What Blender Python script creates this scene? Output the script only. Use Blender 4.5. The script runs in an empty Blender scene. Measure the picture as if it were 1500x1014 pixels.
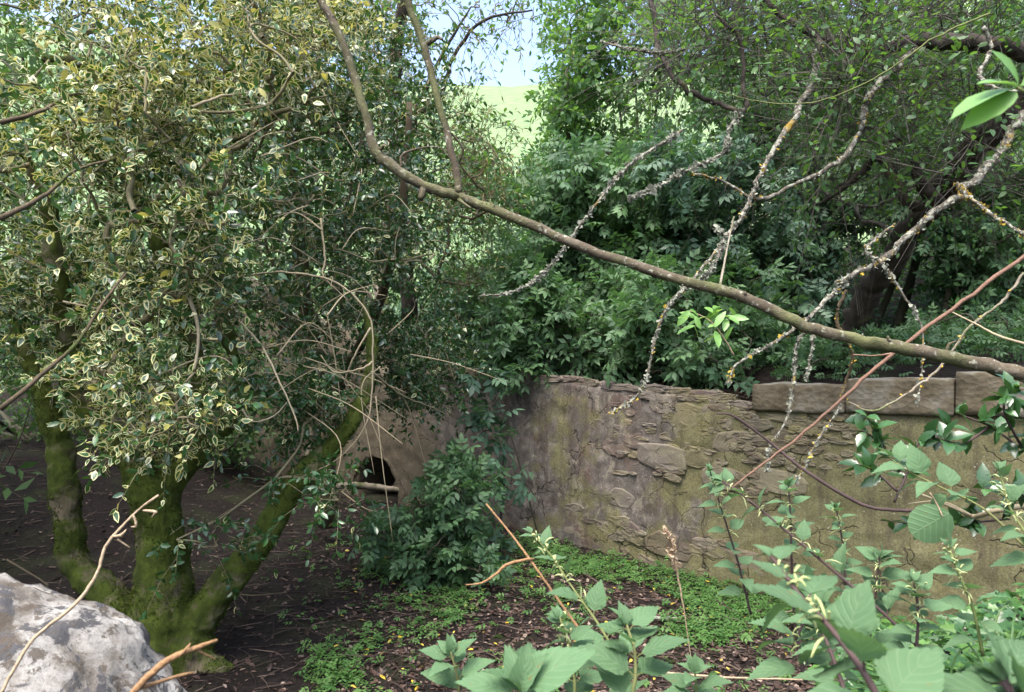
import bpy, math, random
import numpy as np
from mathutils import Vector, Matrix, noise as mnoise

S = bpy.context.scene
COL = S.collection
# ------------------------------------------------------------------ camera, sky, sun, exposure
CAMZ = 2.1          # eye height above the floor of the den (m)
FPX = 1000.0        # focal length in photograph pixels (24 mm lens)
HZN = 545.0         # row of the true horizon in the photograph

cam_d = bpy.data.cameras.new('camera'); cam = bpy.data.objects.new('camera', cam_d); COL.objects.link(cam)
cam.location = (0, 0, CAMZ); cam.rotation_euler = (math.radians(90), 0, 0)
cam_d.sensor_width = 36; cam_d.lens = 24; cam_d.shift_y = (HZN - 507) / 1500.0
cam_d.clip_start = 0.05; cam_d.clip_end = 3000
cam_d.dof.use_dof = True; cam_d.dof.focus_distance = 5.2; cam_d.dof.aperture_fstop = 9.0
S.camera = cam

SUN_AZ, SUN_EL = math.radians(-150), math.radians(66)
w = bpy.data.worlds.new('World'); S.world = w; w.use_nodes = True
nt = w.node_tree; nt.nodes.clear()
sky = nt.nodes.new('ShaderNodeTexSky'); sky.sky_type = 'NISHITA'; sky.sun_disc = False
sky.sun_elevation = SUN_EL; sky.sun_rotation = SUN_AZ; sky.air_density = 1.0; sky.dust_density = 5.0; sky.ozone_density = 1.0
bgn = nt.nodes.new('ShaderNodeBackground'); bgn.inputs[1].default_value = 0.115
won = nt.nodes.new('ShaderNodeOutputWorld')
nt.links.new(sky.outputs[0], bgn.inputs[0]); nt.links.new(bgn.outputs[0], won.inputs[0])

sun_d = bpy.data.lights.new('sun', 'SUN'); sun_d.energy = 0.95; sun_d.angle = math.radians(40.0); sun_d.color = (1.0, 0.99, 0.98)
sun = bpy.data.objects.new('sun', sun_d); COL.objects.link(sun)
tosun = Vector((math.sin(SUN_AZ) * math.cos(SUN_EL), math.cos(SUN_AZ) * math.cos(SUN_EL), math.sin(SUN_EL)))
sun.rotation_euler = tosun.to_track_quat('Z', 'Y').to_euler(); sun.location = (-20, 10, 30)
S.view_settings.view_transform = 'Standard'; S.view_settings.look = 'None'
S.view_settings.gamma = 1.0; S.view_settings.use_curve_mapping = False
S.view_settings.exposure = 2.42
S.render.engine = 'CYCLES'
S.cycles.max_bounces = 8; S.cycles.diffuse_bounces = 4; S.cycles.glossy_bounces = 2; S.cycles.transmission_bounces = 4
S.cycles.use_denoising = True; S.cycles.caustics_reflective = False; S.cycles.caustics_refractive = False

# ------------------------------------------------------------------ helpers
def P(px, py, d):                       # photograph pixel at distance d (m) -> world point
    return np.array([(px - 750.0) / FPX * d, d, CAMZ - (py - HZN) / FPX * d])
def PX(p):                              # world point -> photograph pixel
    return 750 + p[0] / p[1] * FPX, HZN - (p[2] - CAMZ) / p[1] * FPX
def R(seed): return np.random.RandomState(seed)
def unit(a): return a / np.maximum(np.linalg.norm(a, axis=-1, keepdims=True), 1e-9)
def sstep(a, b, x):
    t = np.clip((np.asarray(x, float) - a) / (b - a), 0, 1); return t * t * (3 - 2 * t)
def fbm(p, sc=1.0, oc=4): return mnoise.fractal(Vector(p) * sc, 1.0, 2.0, oc)

class Acc:                              # collects geometry for ONE mesh
    def __init__(s): s.v = []; s.n = 0; s.f = {}; 
    def add(s, verts, faces, mat=0, rnd=0.0):
        verts = np.asarray(verts, float).reshape(-1, 3); s.v.append(verts)
        by = {}
        for f in faces: by.setdefault(len(f), []).append(f)
        for k, fl in by.items():
            a = np.asarray(fl, np.int64) + s.n
            s.f.setdefault(k, []).append((a, np.full(len(a), mat), np.full(len(a), rnd)))
        s.n += len(verts)
    def scatter(s, tpl, pos, mats, rnd):            # N copies of a template
        tv, tf, tm = tpl; N = len(pos)
        if N == 0: return
        V = np.einsum('nij,vj->nvi', mats, tv) + pos[:, None, :]
        s.v.append(V.reshape(-1, 3)); nv = len(tv)
        off = (np.arange(N) * nv + s.n)
        by = {}
        for f, m in zip(tf, tm): by.setdefault(len(f), []).append((f, m))
        for k, fl in by.items():
            a = np.array([f for f, m in fl]); mm = np.array([m for f, m in fl])
            A = (a[None] + off[:, None, None]).reshape(-1, k)
            s.f.setdefault(k, []).append((A, np.tile(mm, N), np.repeat(rnd, len(fl))))
        s.n += N * nv
    def mesh(s, name, mats, smooth=True):
        me = bpy.data.meshes.new(name)
        if not s.v: return me
        V = np.concatenate(s.v); li = []; ls = []; mi = []; rn = []; c = 0
        for k in sorted(s.f):
            for a, m, r in s.f[k]:
                li.append(a.reshape(-1)); ls.append(c + np.arange(len(a)) * k); c += a.size; mi.append(m); rn.append(r)
        li = np.concatenate(li); ls = np.concatenate(ls); mi = np.concatenate(mi); rn = np.concatenate(rn)
        me.vertices.add(len(V)); me.vertices.foreach_set('co', V.astype(np.float32).reshape(-1))
        me.loops.add(len(li)); me.loops.foreach_set('vertex_index', li.astype(np.int32))
        me.polygons.add(len(ls)); me.polygons.foreach_set('loop_start', ls.astype(np.int32))
        me.polygons.foreach_set('material_index', mi.astype(np.int32))
        me.polygons.foreach_set('use_smooth', np.full(len(ls), smooth))
        at = me.attributes.new('rnd', 'FLOAT', 'FACE'); at.data.foreach_set('value', rn.astype(np.float32))
        for m in (mats if isinstance(mats, (list, tuple)) else [mats]): me.materials.append(m)
        me.update(calc_edges=True)
        return me

def link(name, me, parent=None, kind=None):
    o = bpy.data.objects.new(name, me); COL.objects.link(o)
    if parent is not None:
        o.parent = parent; o.location = [-a for a in wloc(parent)]
    if kind: o['kind'] = kind
    return o
def wloc(o):
    l = Vector(o.location)
    while o.parent is not None: o = o.parent; l = l + Vector(o.location)
    return l
def thing(name, label, cat, loc, group=None):
    o = bpy.data.objects.new(name, None); COL.objects.link(o); o.location = [float(a) for a in loc]
    o.empty_display_size = 0.1
    o['label'] = label; o['category'] = cat
    if group: o['group'] = group
    return o
def tag(o, label, cat, group=None, kind=None):
    o['label'] = label; o['category'] = cat
    if group: o['group'] = group
    if kind: o['kind'] = kind
    return o
def piece(name, me, parent, pos, mat3):             # a small part that shares its mesh
    o = bpy.data.objects.new(name, me); COL.objects.link(o)
    M = np.eye(4); M[:3, :3] = mat3; M[:3, 3] = np.asarray(pos) - np.array(wloc(parent))
    o.parent = parent; o.matrix_local = Matrix(M.tolist())
    return o

def spline(pts, rad, per=5):
    pts = np.asarray(pts, float); rad = np.asarray(rad, float); n = len(pts)
    if n < 3: 
        t = np.linspace(0, 1, per + 1)[:, None]
        return pts[0] * (1 - t) + pts[-1] * t, (rad[0] * (1 - t) + rad[-1] * t)[:, 0]
    Q = np.concatenate([2 * pts[:1] - pts[1:2], pts, 2 * pts[-1:] - pts[-2:-1]])
    out = []; ro = []
    for i in range(n - 1):
        p0, p1, p2, p3 = Q[i:i + 4]
        for k in range(per):
            t = k / per
            out.append(0.5 * ((2 * p1) + (-p0 + p2) * t + (2 * p0 - 5 * p1 + 4 * p2 - p3) * t * t + (-p0 + 3 * p1 - 3 * p2 + p3) * t ** 3))
            ro.append(rad[i] * (1 - t) + rad[i + 1] * t)
    out.append(pts[-1]); ro.append(rad[-1])
    return np.array(out), np.array(ro)

def tube(acc, pts, rad, sides=8, mat=0, rnd=0.0, rough=0.0, rng=None, cap=True):
    pts = np.asarray(pts, float); n = len(pts)
    tan = unit(np.gradient(pts, axis=0))
    ref = np.array([0.31, 0.2, 0.93]); 
    a = unit(np.cross(tan, ref)); b = np.cross(tan, a)
    th = np.arange(sides) * 2 * math.pi / sides
    ring = a[:, None] * np.cos(th)[None, :, None] + b[:, None] * np.sin(th)[None, :, None]
    rr = np.repeat(np.asarray(rad, float)[:, None], sides, 1)
    if rough and rng is not None: rr = rr * (1 + rough * rng.randn(n, sides))
    V = pts[:, None] + ring * rr[..., None]
    i = np.arange(n - 1)[:, None] * sides; j = np.arange(sides)[None]; j2 = (j + 1) % sides
    F = np.stack([i + j, i + j2, i + sides + j2, i + sides + j], -1).reshape(-1, 4)
    acc.add(V.reshape(-1, 3), F.tolist() + ([list(range((n - 1) * sides, n * sides)), list(range(sides))[::-1]] if cap else []), mat, rnd)

def limb(acc, pix, rad, per=5, sides=8, jit=0.0, seed=0, mat=0, rough=0.05):
    """pix: list of (px, py, depth); rad in metres, a pair or one per point"""
    rng = R(seed); pts = np.array([P(*p) for p in pix])
    if len(rad) == 2 and len(pts) != 2: rad = np.linspace(rad[0], rad[1], len(pts))
    q, r = spline(pts, rad, per)
    r = r * (1 + 0.16 * (np.convolve(rng.rand(len(r) + 2), [.25, .5, .25], 'valid') - .5))
    if jit: q[1:-1] += rng.randn(len(q) - 2, 3) * jit * r[1:-1, None]
    tube(acc, q, r, sides, mat, 0, rough, rng)
    return q, r

# ------------------------------------------------------------------ materials
class NB:
    def __init__(s, name):
        s.m = bpy.data.materials.new(name); s.m.use_nodes = True; s.t = s.m.node_tree; s.t.nodes.clear()
        s.out = s.t.nodes.new('ShaderNodeOutputMaterial')
    def n(s, typ, ins=None, **kw):
        o = s.t.nodes.new('ShaderNode' + typ)
        for k, v in kw.items(): setattr(o, k, v)
        for k, v in (ins or {}).items():
            if isinstance(v, bpy.types.NodeSocket): s.t.links.new(v, o.inputs[k])
            else: o.inputs[k].default_value = v
        return o
    def math(s, op, a, b=0.5, clamp=False): return s.n('Math', {0: a, 1: b}, operation=op, use_clamp=clamp).outputs[0]
    def mix(s, f, a, b):
        o = s.n('Mix', data_type='RGBA')
        for k, v in ((0, f), (6, a), (7, b)):
            if isinstance(v, bpy.types.NodeSocket): s.t.links.new(v, o.inputs[k])
            else: o.inputs[k].default_value = v if k == 0 else (*v, 1) if len(v) == 3 else v
        return o.outputs[2]
    def ramp(s, f, stops, interp='LINEAR'):
        o = s.n('ValToRGB', {0: f}); r = o.color_ramp; r.interpolation = interp
        while len(r.elements) < len(stops): r.elements.new(0.5)
        for e, (p, c) in zip(r.elements, stops):
            e.position = p; e.color = (*c, 1) if isinstance(c, tuple) else (c, c, c, 1)
        return o.outputs[0]
    def pos(s): return s.n('NewGeometry').outputs['Position']
    def noise(s, sc, det=4, rough=0.55, vec=None, dist=0.0):
        i = {'Scale': sc, 'Detail': det, 'Roughness': rough, 'Distortion': dist}
        i['Vector'] = vec if vec is not None else s.pos()
        return s.n('TexNoise', i).outputs['Fac']
    def bump(s, h, st=0.3, dist=0.02): return s.n('Bump', {'Height': h, 'Strength': st, 'Distance': dist}).outputs[0]
    def bsdf(s, col, rough=0.7, nrm=None, spec=0.5, **kw):
        i = {'Base Color': col if isinstance(col, bpy.types.NodeSocket) else (*col, 1), 'Roughness': rough, 'Specular IOR Level': spec}
        if nrm is not None: i['Normal'] = nrm
        return s.n('BsdfPrincipled', i).outputs[0]
    def done(s, sh): s.t.links.new(sh, s.out.inputs[0]); return s.m
    def rnd(s):
        a = s.n('Attribute', attribute_name='rnd').outputs['Fac']; b = s.n('ObjectInfo').outputs['Random']
        return s.math('FRACT', s.math('ADD', a, b))

def leaf_mat(name, cols, rough=0.5, transl=0.3, spec=0.5, tcol=None, under=None):
    b = NB(name); r = b.rnd()
    n = len(cols); c = b.ramp(r, [(i / max(1, n - 1), k) for i, k in enumerate(cols)])
    v = b.noise(35, 2); c = b.mix(b.math('MULTIPLY', v, 0.35), c, tuple(x * 0.55 for x in cols[0]))
    if under is not None: c = b.mix(b.math('MULTIPLY', b.n('NewGeometry').outputs['Backfacing'], 0.8), c, under)
    p = b.bsdf(c, rough, b.bump(b.noise(120, 2), 0.12, 0.004), spec)
    tc = b.mix(0.75, c, tcol) if tcol else c
    t = b.n('BsdfTranslucent', {'Color': tc}).outputs[0]
    return b.done(b.n('MixShader', {0: transl, 1: p, 2: t}).outputs[0])

def bark_mat(name, cols, moss=None, moss_lo=0.5, lichen=None, lic_th=0.6, scale=8, stretch=0.25, bump=0.6):
    b = NB(name); g = b.pos()
    mp = b.n('Mapping', {'Vector': g, 'Scale': (1, 1, stretch)}).outputs[0]
    n1 = b.noise(scale, 6, 0.65, mp); n2 = b.noise(scale * 6, 4, 0.6, mp)
    c = b.ramp(n1, [(0.3, cols[0]), (0.55, cols[1]), (0.75, cols[2])])
    c = b.mix(b.math('MULTIPLY', n2, 0.5), c, tuple(x * 0.4 for x in cols[0]))
    h = b.math('ADD', n1, b.math('MULTIPLY', n2, 0.5))
    if lichen:
        l = b.ramp(b.noise(scale * 2.2, 5, 0.6), [(lic_th, 0.0), (lic_th + 0.05, 1.0)])
        c = b.mix(l, c, lichen)
    if moss:
        m = b.ramp(b.noise(3.2, 6, 0.65), [(moss_lo - 0.06, 0.0), (moss_lo + 0.05, 1.0)])
        mc = b.mix(b.ramp(b.noise(9, 6, 0.7), [(0.35, 0.0), (0.65, 1.0)]), tuple(x * 0.55 for x in moss), tuple(x * 1.7 for x in moss)); mc = b.mix(b.math('MULTIPLY', b.noise(90, 3), 0.6), mc, tuple(x * 0.4 for x in moss))
        c = b.mix(m, c, mc); h = b.math('ADD', h, b.math('MULTIPLY', b.math('MULTIPLY', m, b.noise(180, 2)), 0.9))
    return b.done(b.bsdf(c, 0.88, b.bump(h, bump, 0.03), 0.25))

def plain_mat(name, c0, c1, rough=0.8, scale=30, spec=0.3, bump=0.3, transl=0):
    b = NB(name); c = b.mix(b.rnd(), c0, c1); n = b.noise(scale, 4); c = b.mix(b.math('MULTIPLY', n, 0.6), c, tuple(x * 0.45 for x in c0))
    p = b.bsdf(c, rough, b.bump(n, bump, 0.01), spec)
    if transl: p = b.n('MixShader', {0: transl, 1: p, 2: b.n('BsdfTranslucent', {'Color': c}).outputs[0]}).outputs[0]
    return b.done(p)

M = {}
M['holly_green'] = leaf_mat('holly_green', [(0.018, 0.055, 0.017), (0.03, 0.085, 0.026), (0.055, 0.14, 0.038)], 0.26, 0.18, 0.7, (0.12, 0.25, 0.03))
M['holly_cream'] = leaf_mat('holly_cream', [(0.50, 0.53, 0.23), (0.64, 0.64, 0.36), (0.66, 0.63, 0.28)], 0.36, 0.30, 0.5, (0.6, 0.55, 0.12))
M['holly_yellow'] = leaf_mat('holly_yellow', [(0.42, 0.40, 0.10), (0.52, 0.50, 0.20), (0.36, 0.38, 0.08)], 0.4, 0.35, 0.5, (0.6, 0.55, 0.1))
M['elder'] = leaf_mat('elder_leaf', [(0.052, 0.115, 0.055), (0.082, 0.17, 0.076), (0.13, 0.24, 0.098)], 0.55, 0.36, 0.4, (0.10, 0.24, 0.04), (0.09, 0.16, 0.08))
M['elder_blue'] = leaf_mat('elder_blue_leaf', [(0.042, 0.095, 0.062), (0.068, 0.145, 0.085), (0.095, 0.185, 0.098)], 0.55, 0.3, 0.5, (0.08, 0.2, 0.05), (0.08, 0.14, 0.09))
M['hawthorn'] = leaf_mat('hawthorn_leaf', [(0.032, 0.088, 0.03), (0.058, 0.14, 0.045), (0.10, 0.205, 0.06)], 0.45, 0.42, 0.4, (0.18, 0.36, 0.04))
M['far_leaf'] = leaf_mat('wood_leaf', [(0.035, 0.08, 0.03), (0.06, 0.12, 0.04), (0.09, 0.16, 0.05)], 0.6, 0.3, 0.3, (0.15, 0.3, 0.05))
M['dry_leaf'] = leaf_mat('dry_leaf', [(0.30, 0.27, 0.12), (0.24, 0.20, 0.09), (0.18, 0.20, 0.06)], 0.7, 0.3, 0.2)
M['clover'] = leaf_mat('clover_leaf', [(0.045, 0.12, 0.03), (0.075, 0.175, 0.042), (0.12, 0.23, 0.06)], 0.6, 0.3, 0.3, (0.2, 0.4, 0.05))
M['ivy'] = leaf_mat('ivy_leaf', [(0.03, 0.09, 0.03), (0.05, 0.13, 0.04), (0.12, 0.24, 0.05)], 0.35, 0.2, 0.55, (0.12, 0.3, 0.04))
M['grass'] = leaf_mat('grass_blade', [(0.07, 0.15, 0.05), (0.10, 0.20, 0.06), (0.14, 0.22, 0.07)], 0.55, 0.3, 0.4)
M['litter'] = leaf_mat('litter_leaf', [(0.025, 0.013, 0.009), (0.07, 0.038, 0.026), (0.12, 0.075, 0.055), (0.03, 0.017, 0.013), (0.05, 0.028, 0.02), (0.10, 0.06, 0.045), (0.30, 0.23, 0.18)], 0.6, 0.05, 0.45)
M['yellow_fall'] = leaf_mat('yellow_fallen_leaf', [(0.50, 0.34, 0.03), (0.58, 0.46, 0.10), (0.42, 0.28, 0.05)], 0.6, 0.1, 0.3)
M['bright_leaf'] = leaf_mat('bright_leaf', [(0.13, 0.28, 0.06), (0.18, 0.36, 0.09), (0.22, 0.42, 0.12)], 0.4, 0.35, 0.5, (0.3, 0.55, 0.08))
M['moss_bark'] = bark_mat('mossy_bark', [(0.10, 0.085, 0.05), (0.17, 0.14, 0.09), (0.24, 0.21, 0.15)], (0.075, 0.105, 0.014), 0.43, bump=0.9)
M['brown_bark'] = bark_mat('brown_bark', [(0.07, 0.055, 0.035), (0.12, 0.09, 0.055), (0.18, 0.14, 0.09)], (0.06, 0.085, 0.02), 0.60)
M['pale_bark'] = bark_mat('pale_bark', [(0.16, 0.14, 0.10), (0.24, 0.21, 0.16), (0.36, 0.33, 0.26)], (0.10, 0.13, 0.04), 0.58)
M['dark_bark'] = bark_mat('dark_bark', [(0.03, 0.024, 0.02), (0.06, 0.05, 0.04), (0.11, 0.09, 0.075)], (0.10, 0.11, 0.03), 0.66, scale=14)
M['lichen_bark'] = bark_mat('lichen_bark', [(0.07, 0.06, 0.05), (0.13, 0.115, 0.09), (0.22, 0.20, 0.16)], (0.42, 0.28, 0.03), 0.64, (0.26, 0.265, 0.215), 0.50, scale=16, stretch=1)
M['smooth_bark'] = bark_mat('smooth_bark', [(0.06, 0.048, 0.032), (0.11, 0.09, 0.06), (0.17, 0.15, 0.11)], (0.10, 0.105, 0.045), 0.52, (0.26, 0.255, 0.20), 0.58, scale=18, stretch=0.6, bump=0.3)
M['moss'] = leaf_mat('moss_tuft', [(0.04, 0.06, 0.009), (0.075, 0.11, 0.016), (0.12, 0.155, 0.024)], 0.9, 0.3, 0.1); M['twig'] = plain_mat('twig', (0.10, 0.08, 0.05), (0.16, 0.13, 0.08)); M['grey_twig'] = plain_mat('grey_twig', (0.075, 0.068, 0.055), (0.13, 0.12, 0.10)); M['holly_twig'] = plain_mat('holly_twig', (0.17, 0.16, 0.08), (0.26, 0.23, 0.14))
M['litter_twig'] = leaf_mat('litter_twig', [(0.018, 0.012, 0.009), (0.045, 0.03, 0.022), (0.12, 0.09, 0.07), (0.03, 0.02, 0.015)], 0.8, 0.0, 0.3); M['pale_twig'] = plain_mat('pale_twig', (0.32, 0.27, 0.17), (0.38, 0.33, 0.22))
M['red_twig'] = plain_mat('red_brown_twig', (0.16, 0.09, 0.06), (0.24, 0.15, 0.10), 0.8, 60, 0.3, 0.6)
M['straw'] = plain_mat('straw', (0.34, 0.25, 0.16), (0.42, 0.32, 0.21), 0.8, 120, 0.3, 0.6)
M['orange_wood'] = plain_mat('orange_wood', (0.26, 0.14, 0.065), (0.32, 0.19, 0.09), 0.8, 120, 0.3, 0.6)
M['dark_stem'] = plain_mat('dark_stem', (0.045, 0.03, 0.03), (0.08, 0.05, 0.045))
M['green_stem'] = plain_mat('green_stem', (0.12, 0.16, 0.05), (0.16, 0.15, 0.06))
M['elder_stem'] = plain_mat('elder_stem', (0.05, 0.05, 0.03), (0.10, 0.09, 0.06))
M['grey_lichen'] = plain_mat('grey_lichen', (0.24, 0.25, 0.20), (0.36, 0.37, 0.30), 1.0, 90, 0.0, 0.3, 0.15)
M['orange_lichen'] = plain_mat('orange_lichen', (0.36, 0.25, 0.04), (0.45, 0.33, 0.08), 0.95, 90, 0.1, 0.6)
M['flower'] = plain_mat('nettle_flower', (0.34, 0.40, 0.16), (0.45, 0.48, 0.24), 0.8, 90)

def nettle_mat(name, base, lite):
    b = NB(name); uv = b.n('UVMap').outputs[0]; sp = b.n('SeparateXYZ', {0: uv})
    ax = b.math('ABSOLUTE', sp.outputs[0])
    ph = b.math('SUBTRACT', b.math('MULTIPLY', sp.outputs[1], 40.0), b.math('MULTIPLY', ax, 15.0))
    vein = b.math('POWER', b.math('MULTIPLY', b.math('ADD', b.math('SINE', ph), 1.0), 0.5), 7.0)
    mid = b.ramp(ax, [(0.0, 1.0), (0.06, 0.0)])
    v = b.math('MAXIMUM', vein, mid)
    c = b.mix(b.rnd(), base, tuple(x * 1.35 for x in base)); c = b.mix(b.math('MULTIPLY', b.noise(40, 3), 0.5), c, tuple(x * 0.6 for x in base))
    c = b.mix(b.math('MULTIPLY', v, 0.32), c, lite)
    h = b.math('SUBTRACT', b.math('MULTIPLY', b.noise(160, 3), 0.35), v)
    sp = b.ramp(b.noise(55, 4, 0.6), [(0.66, 0.0), (0.70, 1.0)]); c = b.mix(b.math('MULTIPLY', sp, 0.7), c, (0.16, 0.11, 0.04))
    p = b.bsdf(c, 0.7, b.bump(h, 0.35, 0.003), 0.25)
    t = b.n('BsdfTranslucent', {'Color': b.mix(0.5, c, (0.16, 0.32, 0.06))}).outputs[0]
    return b.done(b.n('MixShader', {0: 0.32, 1: p, 2: t}).outputs[0])
M['nettle'] = nettle_mat('nettle_leaf', (0.082, 0.155, 0.072), (0.19, 0.28, 0.16))

def wall_mat(name, obj=False):
    b = NB(name); g = b.pos(); sx = b.n('SeparateXYZ', {0: g})
    n1 = b.noise(1.5, 6, 0.6); n2 = b.noise(7, 8, 0.68, dist=0.4); n3 = b.noise(60, 6, 0.8); n4 = b.noise(2.6, 5, 0.6, b.n('Mapping', {'Vector': g, 'Location': (9, 4, 2)}).outputs[0])
    c = b.ramp(n2, [(0.28, (0.048, 0.042, 0.037)), (0.44, (0.10, 0.087, 0.077)), (0.58, (0.155, 0.139, 0.122)), (0.72, (0.26, 0.24, 0.21))])
    # rusty red stone patches, pale lime patches
    c = b.mix(b.math('MULTIPLY', b.ramp(n4, [(0.54, 0.0), (0.62, 1.0)]), 0.45), c, (0.12, 0.062, 0.042)); c = b.mix(b.math('MULTIPLY', b.ramp(b.noise(2.1, 7, 0.65, b.n('Mapping', {'Vector': g, 'Location': (2, 9, 8)}).outputs[0], 0.8), [(0.54, 0.0), (0.58, 1.0)]), 0.6), c, (0.085, 0.07, 0.066))
    c = b.mix(b.math('MULTIPLY', b.ramp(b.noise(4.2, 8, 0.7, b.n('Mapping', {'Vector': g, 'Location': (3, 7, 5)}).outputs[0], 0.6), [(0.55, 0.0), (0.59, 1.0)]), 0.6), c, (0.30, 0.27, 0.205))
    # olive and ochre algae film, thicker on the open end of the wall and lower down
    al = b.math('ADD', b.math('MULTIPLY', sx.outputs[0], 0.17), b.math('MULTIPLY', sx.outputs[2], -0.13))
    al = b.math('ADD', al, b.math('MULTIPLY', b.math('SUBTRACT', n1, 0.5), 1.7))
    am = b.ramp(al, [(-0.16, 0.0), (0.16, 1.0)])
    ac = b.mix(n2, (0.078, 0.078, 0.020), (0.235, 0.225, 0.10))
    c = b.mix(b.math('MULTIPLY', am, 0.78), c, ac)
    # dark damp streaks
    st = b.noise(3.0, 4, 0.6, b.n('Mapping', {'Vector': g, 'Scale': (2.2, 2.2, 0.25)}).outputs[0])
    c = b.mix(b.math('MULTIPLY', b.ramp(st, [(0.54, 0.0), (0.66, 1.0)]), 0.5), c, (0.05, 0.036, 0.03))
    # mossy brown on the culvert end, with foliage shade painted into it
    end_dark = b.math('ADD', b.math('MULTIPLY', sx.outputs[0], -0.30), b.math('MULTIPLY', b.math('SUBTRACT', b.noise(1.8, 6, 0.65, b.n('Mapping', {'Vector': g, 'Location': (6, 2, 4)}).outputs[0]), 0.5), 1.6))
    c = b.mix(b.math('MULTIPLY', b.ramp(end_dark, [(0.12, 0.0), (0.42, 1.0)]), 0.75), c, b.mix(n2, (0.045, 0.036, 0.022), (0.10, 0.085, 0.045)))
    # white lichen specks
    vo = b.n('TexVoronoi', {'Vector': g, 'Scale': 26.0, 'Randomness': 1.0}); 
    sp = b.math('MULTIPLY', b.ramp(vo.outputs['Distance'], [(0.10, 1.0), (0.17, 0.0)]), b.ramp(b.noise(5, 3), [(0.54, 0.0), (0.6, 1.0)]))
    c = b.mix(b.math('MULTIPLY', sp, 0.75), c, (0.45, 0.44, 0.38))
    c = b.mix(b.ramp(n3, [(0.42, 0.0), (0.66, 0.75)]), c, (0.035, 0.028, 0.022)); c = b.mix(b.ramp(b.noise(85, 5, 0.75, b.n('Mapping', {'Vector': g, 'Location': (1, 8, 3)}).outputs[0]), [(0.58, 0.0), (0.70, 0.5)]), c, (0.36, 0.33, 0.27))
    # hairline cracks
    wv = b.n('VectorMath', {0: g, 1: b.n('VectorMath', {0: b.n('TexNoise', {'Vector': g, 'Scale': 3.0, 'Detail': 5.0}).outputs['Color'], 1: (0.5, 0.5, 0.5)}, operation='MULTIPLY').outputs[0]}, operation='ADD').outputs[0]
    cr = b.n('TexVoronoi', {'Vector': wv, 'Scale': 2.3}, feature='DISTANCE_TO_EDGE').outputs['Distance']
    crm = b.math('MULTIPLY', b.ramp(cr, [(0.0, 1.0), (0.022, 0.0)]), b.ramp(b.noise(1.9, 3), [(0.47, 0.0), (0.54, 1.0)]))
    c = b.mix(b.math('MULTIPLY', crm, 0.85), c, (0.015, 0.012, 0.01))
    if obj:
        oc = b.ramp(b.n('ObjectInfo').outputs['Random'], [(0.0, (0.07, 0.055, 0.05)), (0.3, (0.14, 0.10, 0.08)), (0.55, (0.20, 0.175, 0.145)), (0.8, (0.17, 0.145, 0.07)), (1.0, (0.10, 0.085, 0.085))]); c = b.mix(0.5, c, oc)
    h = b.math('ADD', b.math('MULTIPLY', n2, 1.1), b.math('MULTIPLY', n3, 0.55)); h = b.math('SUBTRACT', h, b.math('MULTIPLY', crm, 1.0))
    return b.done(b.bsdf(c, 0.92, b.bump(h, 0.6, 0.016), 0.2))
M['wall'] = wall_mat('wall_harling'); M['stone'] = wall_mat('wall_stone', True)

def soil_mat():
    b = NB('woodland_soil'); n1 = b.noise(2.0, 6, 0.6); n2 = b.noise(26, 6, 0.7)
    c = b.ramp(n2, [(0.3, (0.004, 0.003, 0.0028)), (0.52, (0.012, 0.0085, 0.007)), (0.75, (0.032, 0.023, 0.018))])
    c = b.mix(b.math('MULTIPLY', b.ramp(n1, [(0.5, 0.0), (0.7, 1.0)]), 0.4), c, (0.035, 0.05, 0.015))
    return b.done(b.bsdf(c, 0.95, b.bump(n2, 0.9, 0.03), 0.2))
M['soil'] = soil_mat()
def field_mat():
    b = NB('field_grass'); n1 = b.noise(0.12, 6, 0.6); n2 = b.noise(1.4, 6, 0.7, b.n('Mapping', {'Vector': b.pos(), 'Scale': (0.5, 1.0, 1.0)}).outputs[0])
    c = b.ramp(n2, [(0.3, (0.10, 0.165, 0.07)), (0.55, (0.145, 0.215, 0.10)), (0.75, (0.21, 0.265, 0.15))])
    c = b.mix(b.math('MULTIPLY', n1, 0.5), c, (0.19, 0.25, 0.14))
    return b.done(b.bsdf(c, 0.95, b.bump(n2, 0.6, 0.2), 0.1))
M['field'] = field_mat()
def boulder_mat():
    b = NB('lichen_boulder'); g = b.pos(); mp = lambda *l: b.n('Mapping', {'Vector': g, 'Location': l}).outputs[0]
    n1 = b.noise(4.0, 9, 0.66, mp(1, 2, 3), 1.2); n2 = b.noise(60, 6, 0.75); n3 = b.noise(7, 9, 0.7, mp(5, 1, 2), 0.8); n4 = b.noise(18, 7, 0.7, mp(2, 7, 2))
    c = b.ramp(n1, [(0.38, (0.08, 0.072, 0.064)), (0.46, (0.135, 0.122, 0.105)), (0.52, (0.23, 0.22, 0.20)), (0.62, (0.32, 0.31, 0.285))])
    c = b.mix(b.ramp(n3, [(0.50, 0.0), (0.525, 0.95)]), c, b.mix(n4, (0.012, 0.013, 0.016), (0.11, 0.11, 0.115)))
    c = b.mix(b.ramp(n4, [(0.53, 0.0), (0.57, 0.85)]), c, (0.07, 0.056, 0.042))
    c = b.mix(b.ramp(n2, [(0.48, 0.0), (0.68, 0.6)]), c, (0.09, 0.08, 0.065))
    return b.done(b.bsdf(c, 0.95, b.bump(b.math('ADD', b.math('MULTIPLY', n2, 0.6), n4), 0.9, 0.012), 0.15))
M['boulder'] = boulder_mat()

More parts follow.
